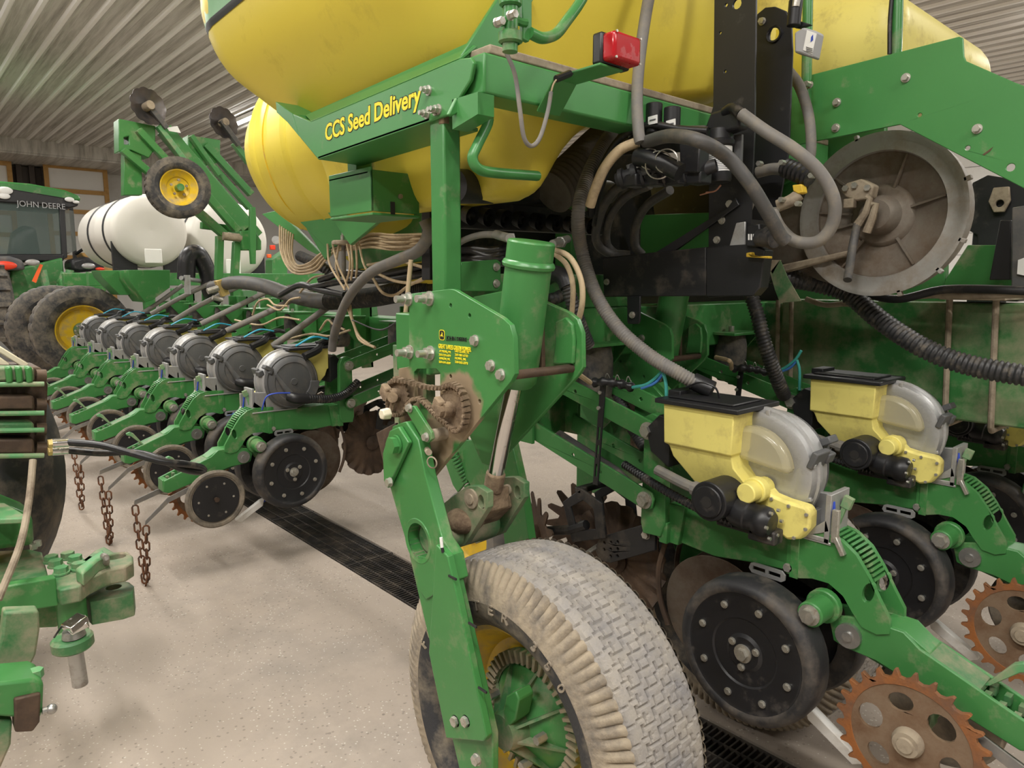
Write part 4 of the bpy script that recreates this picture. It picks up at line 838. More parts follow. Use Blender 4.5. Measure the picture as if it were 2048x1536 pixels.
decal([(y, 2.475 + .02 * (3.03 - y), 2.50 + .02 * (3.03 - y)) for y in ys], 'black_decal', 'decal_stripe', .004)
decal([(y, 2.50 + .02 * (3.03 - y), 2.78 + .02 * (3.03 - y)) for y in ys], 'green_clean', 'decal_band', .004)
TB = thing('seed_tank', 'bright yellow ribbed seed tank below and left of the lettered cradle', 'tank', (2.2, 3.6, 1.8), 'yellow seed tanks')
def drum(i, n): return 0
rg2 = []
for z, x0, ya, yb, r in ((1.78, 2.0, 3.2, 3.7, .1), (1.84, 1.8, 3.0, 3.92, .2), (1.95, 1.66, 2.96, 4.06, .28), (2.1, 1.58, 2.94, 4.16, .34), (2.25, 1.55, 2.94, 4.20, .36), (2.4, 1.57, 2.94, 4.17, .36), (2.55, 1.64, 2.96, 4.06, .34), (2.68, 1.76, 3.0, 3.9, .28), (2.74, 1.9, 3.1, 3.75, .2)): rg2.append(rr(x0, 3.0, ya, yb, z, r, 9))
loft(rg2).build('tank_shell', 'yellow_tank', TB, smooth=70)
def girth(T, rings, ycut, w, m, name, lift):
    n0 = len(rings[0]); cols = [spline([r[i] for r in rings], 4) for i in range(n0)]; rings = [[c[j] for c in cols] for j in range(len(cols[0]))]
    b = B(); K = len(rings) - 1; vs = []
    for z_i in range(K + 1):
        ring = rings[z_i]
        for y in (ycut - w, ycut, ycut + w):
            best = None
            for i in range(len(ring)):
                a_, b_ = ring[i], ring[(i + 1) % len(ring)]
                if (a_.y - y) * (b_.y - y) <= 0 and abs(a_.y - b_.y) > 1e-6:
                    x = a_.x + (b_.x - a_.x) * (y - a_.y) / (b_.y - a_.y); best = x if best is None else min(best, x)
            vs.append(V(((best if best is not None else ring[0].x) - (lift if y == ycut else -.012), y, ring[0].z)))
    fs = [(i * 3 + j, i * 3 + j + 1, i * 3 + 4 + j, i * 3 + 3 + j) for i in range(K) for j in range(2)]
    b.add(vs, fs).build(name, m, T, smooth=80)
girth(TB, rg2[1:-1], 3.80, .045, 'yellow_tank', 'moulded_rib', .02); girth(TB, rg2[1:-1], 3.42, .04, 'yellow_tank', 'moulded_rib', .02); girth(TB, rg2[1:-1], 3.66, .006, 'yellow_rim', 'parting_line', .006)
b = B()
CRF = thing('tank_cradle', 'dark green angled cradle under the ribbed yellow tank', 'tank cradle', (1.8, 3.4, 1.6))
for pts, X in (([(523, 428), (556, 420), (655, 520), (615, 500)], 1.95), ([(570, 415), (655, 400), (700, 480), (655, 498)], 1.75), ([(590, 420), (660, 500), (650, 520)], 1.8), ([(655, 425), (760, 440), (700, 490)], 1.7)):
    b = B(); b.prism(pp(X, pts), (.02, 0, 0)); b.build('cradle_plate', 'green_clean', CRF, .003)
b = B(); b.prism(pp(2.0, [(700, 470), (862, 400), (862, 520), (700, 540)]), (.02, 0, 0)); b.build('shadow_plate', 'green_worn', CRF, .003)
TC = thing('seed_tank', 'yellow sliver of seed tank bottom seen behind the tan tube bundle', 'tank', px(740, 510, X=2.2), 'yellow seed tanks')
loft([rr(2.2, 2.9, 2.6, 3.7, 1.54, .1), rr(2.15, 3.0, 2.5, 3.85, 1.60, .14), rr(2.1, 3.0, 2.35, 4.0, 1.70, .16)]).build('tank_shell', 'yellow_tank', TC, smooth=60)
TD = thing('seed_tank', 'yellow seed tank behind the bolted green fender at the right', 'tank', (3.2, 1.2, 2.0), 'yellow seed tanks')
rg4 = [rr(2.70, 3.62, 1.06, 2.3, 2.27, .07), rr(2.66, 3.66, 1.03, 2.36, 2.30, .08), rr(2.64, 3.68, 1.02, 2.4, 2.38, .08), rr(2.64, 3.68, 1.02, 2.4, 2.44, .08), rr(2.65, 3.66, 1.04, 2.4, 2.50, .08), rr(2.67, 3.62, 1.10, 2.4, 2.54, .08), rr(2.68, 3.6, 1.45, 2.4, 2.66, .08), rr(2.72, 3.5, 1.75, 2.3, 2.9, .08)]
loft(rg4).build('tank_shell', 'yellow_pale', TD, smooth=50)
girth(TD, rg4[1:5], 1.40, .12, 'yellow_tank', 'moulded_step', .02)
# ---------------- small tank-side things
BX = thing('control_box', 'green sheet-metal box with open side below the lettering', 'box', (1.2, 2.0, 1.85))
c = px(742, 332, X=1.2); c2 = px(742, 430, X=1.2); l = px(657, 345, X=1.2)
b = B(); b.span((1.2, c.y, c2.z + .012), (1.206, l.y, c.z)); b.build('front_sheet', 'green_clean', BX, .002)
b = B(); b.span((1.2, c.y, c2.z + .012), (1.38, c.y + .006, c.z - .01)); sd = b.build('end_sheet', 'green', BX, .002)
e = B(); p = px(800, 393, Y=c.y - .001); e.cyl(p, p + V((0, -.006, 0)), .008, n=12); e.build('paint_dot', 'dusty_metal', sd)
e = B(); p = px(785, 410, Y=c.y - .001); e.span(p + V((-.008, -.002, -.03)), p + V((.008, 0, .01))); e.build('slot', 'pit', sd)
b = B(); b.span((1.2, c.y, c2.z), (1.38, l.y, c2.z + .008)); b.build('floor_sheet', 'green_clean', BX, .002)
b = B(); b.span((1.2, c.y + .02, c.z - .02), (1.38, l.y, c.z - .012)); b.build('top_sheet', 'green_clean', BX, .002)
b = B(); b.span((1.24, l.y - .12, c.z - .02), (1.30, l.y - .06, c.z + .1)); b.build('hanger', 'green_clean', BX, .002)
PV = thing('pivot_post', 'short green pivot tube with clamp at the top centre', 'pivot', px(1022, 60, Y=1.2))
P = lambda x, y, Y=1.2: px(x, y, Y=Y)
b = B(); b.cyl(P(1022, -40), P(1020, 104), .0165, n=20); b.build('tube', 'green', PV)
for y0, y1, r in ((-5, 14, .024), (62, 88, .026)): e = B(); e.lathe([(r * .75, 0), (r, .004), (r, (P(1021, y0) - P(1021, y1)).length - .004), (r * .75, (P(1021, y0) - P(1021, y1)).length)], P(1021, y1), (0, 0, 1), 20); e.build('collar', 'green', PV)
b = B(); b.prism([P(1045, -20), P(1064, -20), P(1064, 72), P(1058, 84), P(1046, 78)], (0, .012, 0)); b.build('plate', 'green', PV, .002)
b = B(); b.tube([P(990, 46), P(1012, 42), P(1022, 36), P(1040, 44), P(1052, 46)], .009, 8, smooth=False); b.build('clamp', 'green', PV)
for x, y in ((993, 46), (1019, 32)): e = B(); e.hexa(P(x, y, 1.18), (0, -1, 0), .0085, .02, .010); e.build('bolt', 'bolt', PV)
def pipe(name, label, cat, pts, r, m, rib=None, n=10, sm=60, group=None, k=6):
    w = [px(p[0], p[1], X=p[2]) if len(p) == 3 else px(p[0], p[1], Y=p[3]) for p in pts]
    b = B(); b.tube(w, r, n, k, rib=rib); o = b.build(name, m, loc=w[len(w) // 2], smooth=sm); tag(o, label, cat, group); return o
_ = None
pipe('hand_rail', 'bent green pipe rail above the red lamp', 'pipe', [(1060, 66, _, 1.2), (1085, 76, _, 1.2), (1112, 68, _, 1.2), (1135, 40, _, 1.2), (1160, 5, _, 1.2), (1185, -40, _, 1.2)], .0125, 'green')
pipe('hand_rail', 'dark green bent pipe across the yellow tank below the cross beam', 'pipe', [(930, 205, _, 1.45), (960, 214, _, 1.43), (977, 240, _, 1.42), (955, 290, _, 1.42), (945, 315, _, 1.42), (955, 336, _, 1.42), (985, 345, _, 1.43), (1075, 352, _, 1.46)], .0135, 'green_clean')
pipe('hand_rail', 'green pipe running down to the black mast top', 'pipe', [(1330, -10, _, 1.5), (1380, 10, _, 1.5), (1432, 36, _, 1.5)], .016, 'green')
TL = thing('tail_lamp', 'square red tail lamp on a green bracket', 'lamp', px(1215, 140, Y=1.16))
a_, b_ = px(1203, 66, Y=1.16), px(1256, 140, Y=1.16)
b = B(); b.span((a_.x, 1.12, b_.z), (b_.x, 1.16, a_.z)); ln = b.build('lens', 'red_lens', TL, .008)
for u_, v_ in ((.06, .06), (.94, .06), (.06, .94), (.94, .94)): e = B(); q = V((a_.x + (b_.x - a_.x) * u_, 1.12, b_.z + (a_.z - b_.z) * v_)); e.cyl(q, q + V((0, -.003, 0)), .003, n=8); e.build('screw', 'bolt', ln)
b = B(); b.span((a_.x - .005, 1.155, b_.z - .004), (b_.x + .002, 1.185, a_.z + .004)); b.build('backing', 'black', TL, .006)
b = B(); b.span((a_.x - .015, 1.15, b_.z - .012), (b_.x - .03, 1.30, b_.z - .006)); b.prism([(a_.x - .015, 1.30, b_.z - .012), (b_.x - .03, 1.30, b_.z - .012), (b_.x - .03, 1.36, b_.z - .08), (a_.x - .015, 1.36, b_.z - .08)], (0, 0, .006)); b.build('bracket', 'green_clean', TL, .002)
pipe('lamp_cable', 'thin grey lamp cable drooping in a loop', 'cable', [(1013, 106, _, 1.25), (1030, 150, _, 1.24), (1040, 220, _, 1.22), (1048, 275, _, 1.22), (1063, 292, _, 1.22), (1080, 275, _, 1.22), (1095, 225, _, 1.23), (1102, 185, _, 1.24)], .0052, 'hose_grey', n=8)
pipe('lamp_cable', 'two-wire lead joining the grey cable to the lamp plug', 'cable', [(1102, 185, _, 1.24), (1107, 168, _, 1.24), (1114, 158, _, 1.24)], .0022, 'tan_tube', n=6)
PG = thing('wire_plug', 'small black wire plug on the lamp bracket', 'plug', px(1128, 152, Y=1.24)); b = B(); b.tube([px(1112, 158, Y=1.24), px(1140, 147, Y=1.24)], .0085, 8); b.build('plug_body', 'black', PG); b = B(); b.tube([px(1140, 147, Y=1.24), px(1170, 140, Y=1.25)], .004, 6); b.build('plug_lead', 'black_hose', PG)
# ---------------- right-hand side: fender, fan, mast, beam
FD = thing('fender_plate', 'large bolted green fender plate above the fan', 'fender', px(1800, 200, X=2.42))
FX = 2.42
outl = [(1560, 170), (1620, 150), (1918, 73), (1926, 76), (1928, 112), (1932, 122), (2030, 165), (2140, 205), (2140, 430), (2050, 378), (1800, 249), (1560, 297)]
hs = [circ(px(x, y, X=FX), V((0, 1, 0)), V((0, 0, 1)), r, 12) for x, y, r in ((1839, 230, .006), (1935, 296, .007), (2021, 335, .011))]
b = B(); b.prism(pp(FX, outl), (.008, 0, 0), hs); b.build('plate', 'green_clean', FD, .002)
for x, y in ((1812, 156), (1674, 205), (1672, 256), (1955, 258)): e = B(); c = px(x, y, X=FX); e.cyl(c, c + V((-.004, 0, 0)), .014, n=16); e.hexa(c, (-1, 0, 0), .0095, .014); e.build('bolt', 'bolt', FD)
b = B(); b.prism(pp(FX - .0008, [(1965, 309), (1980, 298), (1987, 293), (1980, 303), (1968, 311)]), (-.0004, 0, 0)); b.build('scratch', 'rust_dark', FD)
pipe('ladder_rail', 'upright green pipe beside the grey sensor box', 'pipe', [(1618, -160, 2.38), (1614, 110, 2.38), (1612, 215, 2.38)], .0165, 'green')
pipe('ladder_rail', 'upright green pipe in front of the right yellow tank', 'pipe', [(1798, -120, 2.5), (1794, 60, 2.5), (1792, 110, 2.5)], .0165, 'green')
pipe('tank_cable', 'black cable beside the right green pipe', 'cable', [(1786, -30, 2.48), (1780, 40, 2.48), (1779, 108, 2.48)], .0065, 'black_hose')
e = B(); c = px(1620, 170, X=2.36); e.cyl(c, c + V((-.004, 0, 0)), .012, n=14); e.hexa(c, (-1, 0, 0), .009, .03); tag(e.build('rail_bolt', 'bolt', loc=c), 'bolt through the green ladder pipe', 'bolt')
FC = V((2.62, 2.62 * .398, H + 2.62 * .0853)); FRD = 2.62 * .1035
FN = thing('vacuum_fan', 'round dusty vacuum fan housing under the green fender', 'fan', (FC.x, FC.y, FC.z - FRD))
ax = V((-1, 0, 0))
b = B(); b.lathe([(FRD * .97, -.10), (FRD * 1.0, -.08), (FRD, -.012), (FRD * 1.03, -.008), (FRD * 1.03, .0), (FRD * .97, .0), (FRD * .93, -.006), (FRD * .80, -.002), (FRD * .785, -.012)], FC, ax, 64); b.build('rim', 'fan_rim', FN, smooth=40)
b = B(); b.lathe([(FRD * .80, -.006), (FRD * .775, -.02), (FRD * .55, -.035), (FRD * .40, -.045), (FRD * .36, -.03), (FRD * .34, -.028), (0, -.028)], FC, ax, 56); b.build('face', 'fan_metal', FN, smooth=40)
for a in (1.95, .72, -.25, -1.0, 2.9, -2.2, .1):
    d = V((0, math.cos(a), math.sin(a))); t = V((0, -math.sin(a), math.cos(a))); e = B()
    e.prism([FC + d * FRD * .36 + t * .004 + ax * -.04, FC + d * FRD * .78 + t * .003 + ax * -.02, FC + d * FRD * .78 - t * .003 + ax * -.02, FC + d * FRD * .36 - t * .004 + ax * -.04], ax * .012); e.build('rib', 'fan_metal', FN)
for a in (-.35, -.75, -1.25, .35, 1.9): e = B(); d = V((0, -math.cos(a), math.sin(a))); p = FC + d * FRD * 1.04 + ax * -.01; e.box(p, (.02, .022, .014), Matrix.Rotation(-a, 3, 'X')); e.build('clip', 'fan_rim', FN, .002)
b = B(); b.lathe([(0, .02), (FRD * .18, .02), (FRD * .22, .01), (FRD * .26, -.03)], FC, ax, 28); b.build('hub_cap', 'fan_metal', FN)
MT = thing('fan_motor', 'dusty hydraulic motor with two fittings on the fan hub', 'motor', FC + ax * .03)
q = lambda x, y, d=.05: px(x, y, X=FC.x - d)
b = B(); b.prism([q(1680, 380), q(1693, 366), q(1722, 357), q(1748, 370), q(1742, 396), q(1712, 402), q(1690, 395)], (.05, 0, 0)); bd = b.build('motor_body', 'dusty_metal', MT, .006)
for x, y in ((1692, 377), (1710, 371), (1736, 376)): e = B(); e.hexa(q(x, y), (-1, 0, 0), .011, .010); e.build('bolt', 'bolt', bd)
for pts in ([(1733, 394), (1740, 398), (1732, 425), (1715, 450)], [(1745, 410), (1752, 408), (1745, 435), (1733, 465)]):
    e = B(); e.tube([q(x, y, .06) for x, y in pts], lambda t: .013 + .002 * math.sin(t * 14), 10, smooth=False); e.build('fitting', 'dusty_metal', MT)
b = B(); b.box(q(1700, 407), (.03, .035, .032)); b.build('coil', 'dusty_metal', MT, .003)
pipe('motor_hose', 'black hydraulic hose dropping from the fan motor', 'hose', [(1715, 448, 2.56), (1706, 490, 2.54), (1700, 530, 2.5), (1695, 560, 2.46)], .014, 'hose_dark', n=12)
# housing scroll behind/below and dark machinery
SC = thing('fan_duct', 'dust-brown duct scroll to the left of the fan', 'duct', px(1600, 500, X=2.66))
b = B(); b.prism(pp(2.68, [(1500, 470), (1560, 400), (1640, 340), (1700, 420), (1760, 560), (1680, 575), (1560, 540), (1510, 530)]), (.12, 0, 0)); b.build('scroll', 'fan_metal', SC, .03)
b = B(); b.prism(pp(2.6, [(1495, 505), (1560, 530), (1700, 500), (1690, 512), (1560, 548), (1495, 520)]), (.03, 0, 0)); b.build('flange', 'dusty_metal', SC, .006)
# long beam
BM = thing('frame_beam', 'long scuffed green frame beam clamped with U-bolts at the right', 'beam', (3.05, 1.0, .9))
z1, z0 = px(1700, 601, X=3.05).z, px(1890, 838, X=3.05).z
b = B(); b.span((3.05, -.9, z0), (3.25, 1.60, z1)); b.build('beam', 'green_scuffed' if 'green_scuffed' in M else 'green_worn', BM, .008)
b = B(); b.span((3.12, 1.60, z0 + .02), (3.26, 1.9, z1 - .02)); b.build('beam_end', 'green_dusty', BM, .004)
cp0, cp1 = px(1880, 596, X=3.0), px(2012, 597, X=3.0)
b = B(); b.span((2.99, cp1.y, cp0.z - .006), (3.28, cp0.y, cp0.z + .006)); b.build('clamp_plate', 'dusty_metal', BM, .002)
for x0, x1 in ((1900, 1890), (1993, 1983)):
    t_, l_ = px(x0, 585, X=3.025), px(x1, 838, X=3.025); e = B(); e.tube([t_, px((x0 + x1) / 2, 700, X=3.025), V((3.025, l_.y, z0 - .005)), V((3.04, l_.y, z0 - .02)), V((3.26, l_.y, z0 - .02))], .011, 10, smooth=False); e.build('u_bolt', 'dusty_metal', BM)
    e = B(); e.hexa((3.025, t_.y, cp0.z + .006), (0, 0, 1), .017, .018); e.build('nut', 'bolt', BM)
for x in (1554, 1581): e = B(); e.tube([px(x + 2, 600, X=3.02), px(x, 760, X=3.02)], .010, 8); e.build('rod', 'dusty_metal', BM)
RE = thing('frame_tower', 'dark green cross member with grey housing at the right edge', 'frame', px(1990, 540, X=3.3))
b = B(); b.prism(pp(3.35, [(1890, 560), (1935, 490), (2100, 490), (2100, 590), (1880, 595)]), (.05, 0, 0)); b.build('cross_member', 'green', RE, .004)
b = B(); b.span((3.36, .78, z1), (3.5, .92, 1.66)); b.build('tower_post', 'black', RE, .006)
b = B(); b.span((3.92, .98, 1.1), (4.02, 1.12, 1.96)); b.build('bracket_post', 'black', RE, .006)
b = B(); b.span((3.25, .98, z0), (4.02, 1.12, z0 + .16)); b.build('outer_bar', 'green', RE, .006)
b = B(); b.prism(pp(3.25, [(2000, 440), (2023, 440), (2021, 560), (1978, 560)]), (.05, 0, 0)); b.build('black_housing', 'black', RE, .004)
b = B(); b.prism(pp(3.22, [(2024, 415), (2090, 405), (2090, 600), (2022, 590)]), (.03, 0, 0)); b.build('grey_panel', 'cover_grey', RE, .004)
b = B(); b.prism(pp(3.21, [(2036, 520), (2090, 500), (2090, 560), (2034, 548)]), (.004, 0, 0)); b.build('sticker', 'label_white', RE)
b = B(); b.prism(pp(3.9, [(1930, 420), (1945, 365), (1975, 350), (2100, 370), (2100, 500), (1955, 490), (1955, 470), (1925, 455)]), (.05, 0, 0)); b.build('dark_bracket', 'black', RE, .004)
b = B(); c = px(2002, 402, X=3.88); b.prism([c + V((0, y, z)) for y, z in ((.03, .06), (-.03, .06), (-.04, .0), (-.02, -.05), (.02, -.05), (.045, 0))], (-.02, 0, 0), [circ(c + V((0, 0, -.012)), V((0, 1, 0)), V((0, 0, 1)), .017, 12)]); b.build('eye_lug', 'dusty_metal', RE, .003)
pipe('valve_lines', 'black hydraulic lines lying on top of the long beam', 'hose', [(1640, 560, 2.9), (1740, 590, 2.92), (1800, 598, 2.92), (1880, 580, 2.94), (1960, 578, 2.94), (2060, 582, 2.94), (2300, 590, 3.1)], .016, 'black_dusty')
pipe('valve_lines', 'second muddy hydraulic line on the beam top', 'hose', [(1700, 575, 2.95), (1780, 596, 2.95), (1860, 590, 2.95), (1950, 592, 2.96), (2060, 588, 2.96), (2300, 592, 3.12)], .014, 'dusty_metal')
pipe('wire_harness', 'dust-covered harness with plug along the beam top edge', 'cable', [(1612, 598, 2.9), (1650, 610, 2.9), (1690, 608, 2.9), (1740, 612, 2.9)], .011, 'dusty_metal')
SPn = thing('sheet_bracket', 'small dusty green bent sheet below the yellow valve handle', 'bracket', px(1575, 580, X=2.5)); b = B(); b.prism(pp(2.5, [(1540, 545), (1560, 520), (1575, 555), (1602, 602), (1560, 606), (1550, 580)]), (.004, 0, 0)); b.build('sheet', 'green_dusty', SPn); b = B(); b.prism(pp(2.5, [(1530, 520), (1560, 520), (1545, 548)]), (.01, 0, 0)); b.build('tab', 'dusty_metal', SPn)
# mast: two black side plates
MS = thing('black_mast', 'tall black two-plate mast carrying the pump and filter', 'mast', (2.0, 1.15, 1.45))
MX = 1.98
b = B(); b.prism(pp(MX, [(1430, -160), (1440, -172), (1502, -172), (1514, -160), (1512, 25), (1509, 260), (1500, 480), (1460, 592), (1416, 596), (1418, 240), (1426, 212)]), (.008, 0, 0), [circ(px(x, y, X=MX), V((0, 1, 0)), V((0, 0, 1)), r, 12) for x, y, r in ((1474, 8, .014), (1452, 10, .005), (1440, 66, .004), (1450, 143, .004))]); b.build('near_plate', 'black', MS, .002)
M2 = 2.16
b = B(); b.prism(pp(M2, [(1512, 30), (1530, 15), (1550, 13), (1572, 22), (1583, 45), (1585, 100), (1578, 300), (1560, 400), (1520, 540), (1500, 560), (1505, 300)]), (.008, 0, 0), [circ(px(1549, 69, X=M2), V((0, 1, 0)), V((0, 0, 1)), .017, 16, .026)]); fp = b.build('far_plate', 'black', MS, .002)
e = B(); c = px(1525, 43, X=M2); e.hexa(c, (-1, 0, 0), .010, .012, .012); e.build('bolt', 'bolt', fp)
e = B(); e.lathe([(.018, -.005), (.024, -.007), (.026, .002)], px(1549, 69, X=M2), V((1, 0, 0)), 20); e.build('grommet', 'black_hose', fp)
for x, y in ((1459, 408), (1444, 441), (1434, 480)): e = B(); c = px(x, y, X=MX); e.hexa(c, (-1, 0, 0), .010, .008, .012); e.build('bolt', 'bolt', MS)
b = B(); b.span((MX, px(1509, 300, X=MX).y, 1.7), (M2, px(1505, 300, X=MX).y, 1.74)); b.build('tie_bar', 'black', MS)
BB = thing('bracket_beam', 'scratched black bracket beam below the pump', 'beam', px(1210, 590, X=1.96))
b = B(); b.prism(pp(1.955, [(1205, 515), (1412, 494), (1412, 592), (1207, 594)]), (.06, 0, 0)); bb = b.build('beam', 'black_dusty', BB, .004)
b = B(); b.prism(pp(1.953, [(1412, 494), (1500, 488), (1530, 500), (1520, 575), (1505, 592), (1412, 593)]), (.05, 0, 0)); b.build('end_plate', 'black', BB, .003)
b = B(); b.prism(pp(1.97, [(1310, 505), (1455, 415), (1470, 395), (1478, 410), (1350, 502)]), (.01, 0, 0)); b.build('brace', 'black', BB, .002)
b = B(); b.prism(pp(1.95, [(1254, 592), (1280, 592), (1279, 643), (1276, 648), (1256, 648), (1254, 644)]), (.008, 0, 0)); tb = b.build('hanger_tab', 'black', BB, .002)
for x, y, X in ((1214, 564, 1.953), (1265, 630, 1.948)): e = B(); e.hexa(px(x, y, X=X), (-1, 0, 0), .010, .008, .012); e.build('bolt', 'bolt', BB)
SB = thing('sensor_box', 'grey sensor box with white sticker beside the mast', 'sensor', px(1608, 85, X=2.1))
b = B(); b.prism(pp(2.1, [(1588, 65), (1606, 54), (1634, 62), (1624, 115), (1600, 107), (1588, 105)]), (.05, 0, 0)); b.build('case', 'cover_pale', SB, .006)
b = B(); b.prism(pp(2.098, [(1614, 60), (1633, 67), (1624, 108), (1606, 100)]), (.002, 0, 0)); b.build('sticker', 'label_white', SB)
b = B(); b.prism(pp(2.096, [(1622, 74), (1626, 69), (1626, 80), (1621, 84)]), (.001, 0, 0)); b.build('logo', 'blue_wire', SB)
for k in range(3): e = B(); e.prism(pp(2.096, [(1612 + 0 * k, 93 + 3.5 * k), (1625, 97 + 3.5 * k), (1625, 98.6 + 3.5 * k), (1612, 94.6 + 3.5 * k)]), (.001, 0, 0)); e.build('print_line', 'label_print', SB)
b = B(); b.cyl(px(1592, 0, X=2.1), px(1587, 52, X=2.1), .02, n=14); b.prism(pp(2.12, [(1583, 40), (1600, 42), (1620, 48), (1598, 56), (1585, 54)]), (.02, 0, 0)); b.build('gauge_bracket', 'black', SB, .002)
b = B(); b.cyl(px(1593, 0, X=2.09), px(1591, 14, X=2.09), .012, n=10); b.build('gauge_fitting', 'bolt', SB)
# pump and valves
PF = thing('liquid_pump', 'black cylindrical pump with white instruction label', 'pump', px(1440, 370, X=1.86))
qx = 1.87
c0_, c1_ = px(1440, 366, X=qx), px(1441, 285, X=qx)
b = B(); b.lathe([(0, 0), (.03, .002), (.033, .01), (.033, .035)], c0_, c1_ - c0_, 28); b.build('base', 'black', PF)
b = B(); b.lathe([(.0335, .03), (.0335, .105)], c0_, c1_ - c0_, 28); b.build('label_band', 'label_white', PF)
for k in range(9): 
    e = B(); e.lathe([(.0339, .034 + k * .0048), (.0339, .036 + k * .0048)], c0_, c1_ - c0_, 28); e.build('label_line', 'label_print', PF)
b = B(); b.lathe([(.034, .10), (.040, .105), (.042, .115), (.036, .122), (.034, .15), (.025, .155), (0, .155)], c0_, c1_ - c0_, 24); b.build('head', 'black', PF)
b = B(); b.prism(pp(qx - .02, [(1408, 258), (1420, 225), (1450, 216), (1480, 222), (1478, 255), (1440, 268)]), (.05, 0, 0)); b.build('head_block', 'black', PF, .008)
b = B(); b.prism(pp(qx + .03, [(1468, 270), (1484, 268), (1482, 345), (1466, 345)]), (.01, 0, 0)); b.build('mount_bracket', 'cover_grey', PF, .002)
b = B(); b.tube([px(1442, 370, X=qx), px(1430, 382, X=qx), px(1412, 385, X=qx)], .0025, 6); b.tube([px(1430, 382, X=qx), px(1400, 390, X=qx)], .002, 6); b.build('cut_wires', 'copper_wire', PF)
VB = thing('valve_bank', 'bank of black flow valves with clamps below the cross beam', 'valve', px(1310, 340, X=1.69))
qv = 1.69
for k, (x, y, w, hh) in enumerate(((1308, 232, 24, 46), (1344, 240, 22, 40), (1268, 262, 24, 34))):
    c = px(x, y, X=qv + .06 + .02 * k); e = B(); e.cyl(c + V((0, 0, -.05)), c + V((0, 0, .035)), .024, n=20); cy_ = e.build('actuator', 'black', VB, .003)
    e = B(); e.prism(pp(qv + .03 + .02 * k, [(x - 12, y + 2), (x + 6, y - 3), (x + 6, y + 14), (x - 12, y + 18)]), (.003, 0, 0)); e.build('label', 'label_white', cy_)
    e = B(); e.prism(pp(qv + .028 + .02 * k, [(x - 9, y + 8), (x + 3, y + 5), (x + 3, y + 7), (x - 9, y + 10)]), (.001, 0, 0)); e.build('label_line', 'label_print', cy_)
for k in range(4):
    x, y = 1272 + k * 42, 348 - k * 2; c = px(x, y, X=qv + .03 * k); d = V((.35, -.9, .25)).normalized()
    e = B(); e.lathe([(0, -.06), (.02, -.06), (.022, -.05), (.03, -.048), (.03, -.036), (.022, -.034), (.022, -.01), (.032, -.008), (.032, .008), (.02, .01), (.018, .05)], c, d, 20); e.build('valve_body', 'black_dusty', VB)
    e = B(); e.box(c + V((0, 0, -.02)), (.06, .05, .035)); e.build('valve_block', 'black', VB, .005)
for x, y, r in ((1299, 318, .026), (1318, 330, .036), (1333, 322, .030)):
    c = px(x, y, X=qv - .02); e = B(); e.lathe([(r, -.006), (r + .003, -.004), (r + .003, .004), (r, .006)], c, V((.9, .45, .1)), 26, closed=True); e.build('hose_clamp', 'bolt', VB)
b = B(); b.tube([px(1275, 315, X=qv - .02), px(1300, 318, X=qv - .02), px(1330, 330, X=qv - .01), px(1360, 345, X=qv)], .026, 14); b.build('rubber_boot', 'black_hose', VB)
b = B(); b.prism(pp(qv + .05, [(1358, 285), (1400, 292), (1396, 345), (1360, 345)]), (.05, 0, 0)); b.build('motor_box', 'black', VB, .004)
b = B(); b.prism(pp(qv + .13, [(1240, 255), (1410, 250), (1410, 300), (1240, 310)]), (.02, 0, 0)); b.build('manifold', 'black_dusty', VB, .004)
b = B(); b.prism(pp(qv - .01, [(1250, 330), (1285, 318), (1295, 345), (1262, 362)]), (.03, 0, 0)); fm = b.build('flow_meter', 'cover_grey', VB, .004)
for k in range(3): e = B(); e.prism(pp(qv - .012, [(1262, 336 + k * 7), (1278, 331 + k * 7), (1279, 334 + k * 7), (1263, 339 + k * 7)]), (.001, 0, 0)); e.build('meter_mark', 'label_white', fm)
SV = thing('shutoff_valve', 'black ball valve with yellow handle and white marks below the mast', 'valve', px(1505, 480, X=1.93))
b = B(); b.prism(pp(1.94, [(1492, 448), (1520, 446), (1522, 494), (1490, 494)]), (.04, 0, 0)); vb = b.build('body', 'black', SV, .006)
for k in range(4): e = B(); e.prism(pp(1.938, [(1496 + k * 5, 468), (1499 + k * 5, 468), (1499 + k * 5, 480), (1496 + k * 5, 480)]), (.001, 0, 0)); e.build('mark', 'label_white', vb)
b = B(); b.prism(pp(1.96, [(1458, 494), (1472, 446), (1490, 443), (1490, 494)]), (.008, 0, 0)); b.build('back_sheet', 'alu', SV, .002)
b = B(); b.cyl(px(1520, 475, X=1.95), px(1550, 478, X=1.93), .026, n=18); b.cyl(px(1535, 472, X=1.95), px(1545, 475, X=1.94), .03, n=18); b.build('coupling', 'black_dusty', SV)
b = B(); b.prism(pp(1.93, [(1492, 506), (1502, 504), (1504, 512), (1538, 512), (1538, 517), (1492, 514)]), (.02, 0, 0)); b.build('handle', 'amber', SV, .002)
S2 = thing('hose_tee', 'clamped hose tee with yellow handle in front of the fan', 'fitting', px(1570, 360, X=2.1))
b = B(); b.tube([px(1515, 345, X=2.1), px(1545, 338, X=2.1), px(1575, 340, X=2.08)], .018, 12); b.build('tan_hose', 'hose_grey', S2)
b = B(); b.tube([px(1573, 336, X=2.08), px(1600, 347, X=2.06), px(1620, 357, X=2.05)], .026, 14, rib=(.018, .003)); b.build('black_coupler', 'black_hose', S2)
b = B(); b.prism(pp(2.03, [(1584, 370), (1603, 368), (1606, 385), (1596, 388), (1586, 382)]), (.03, 0, 0)); b.build('handle', 'amber', S2, .003)
b = B(); b.tube([px(1600, 388, X=2.05), px(1580, 402, X=2.04), px(1555, 412, X=2.03)], .018, 12); b.build('steel_nipple', 'dusty_metal', S2)
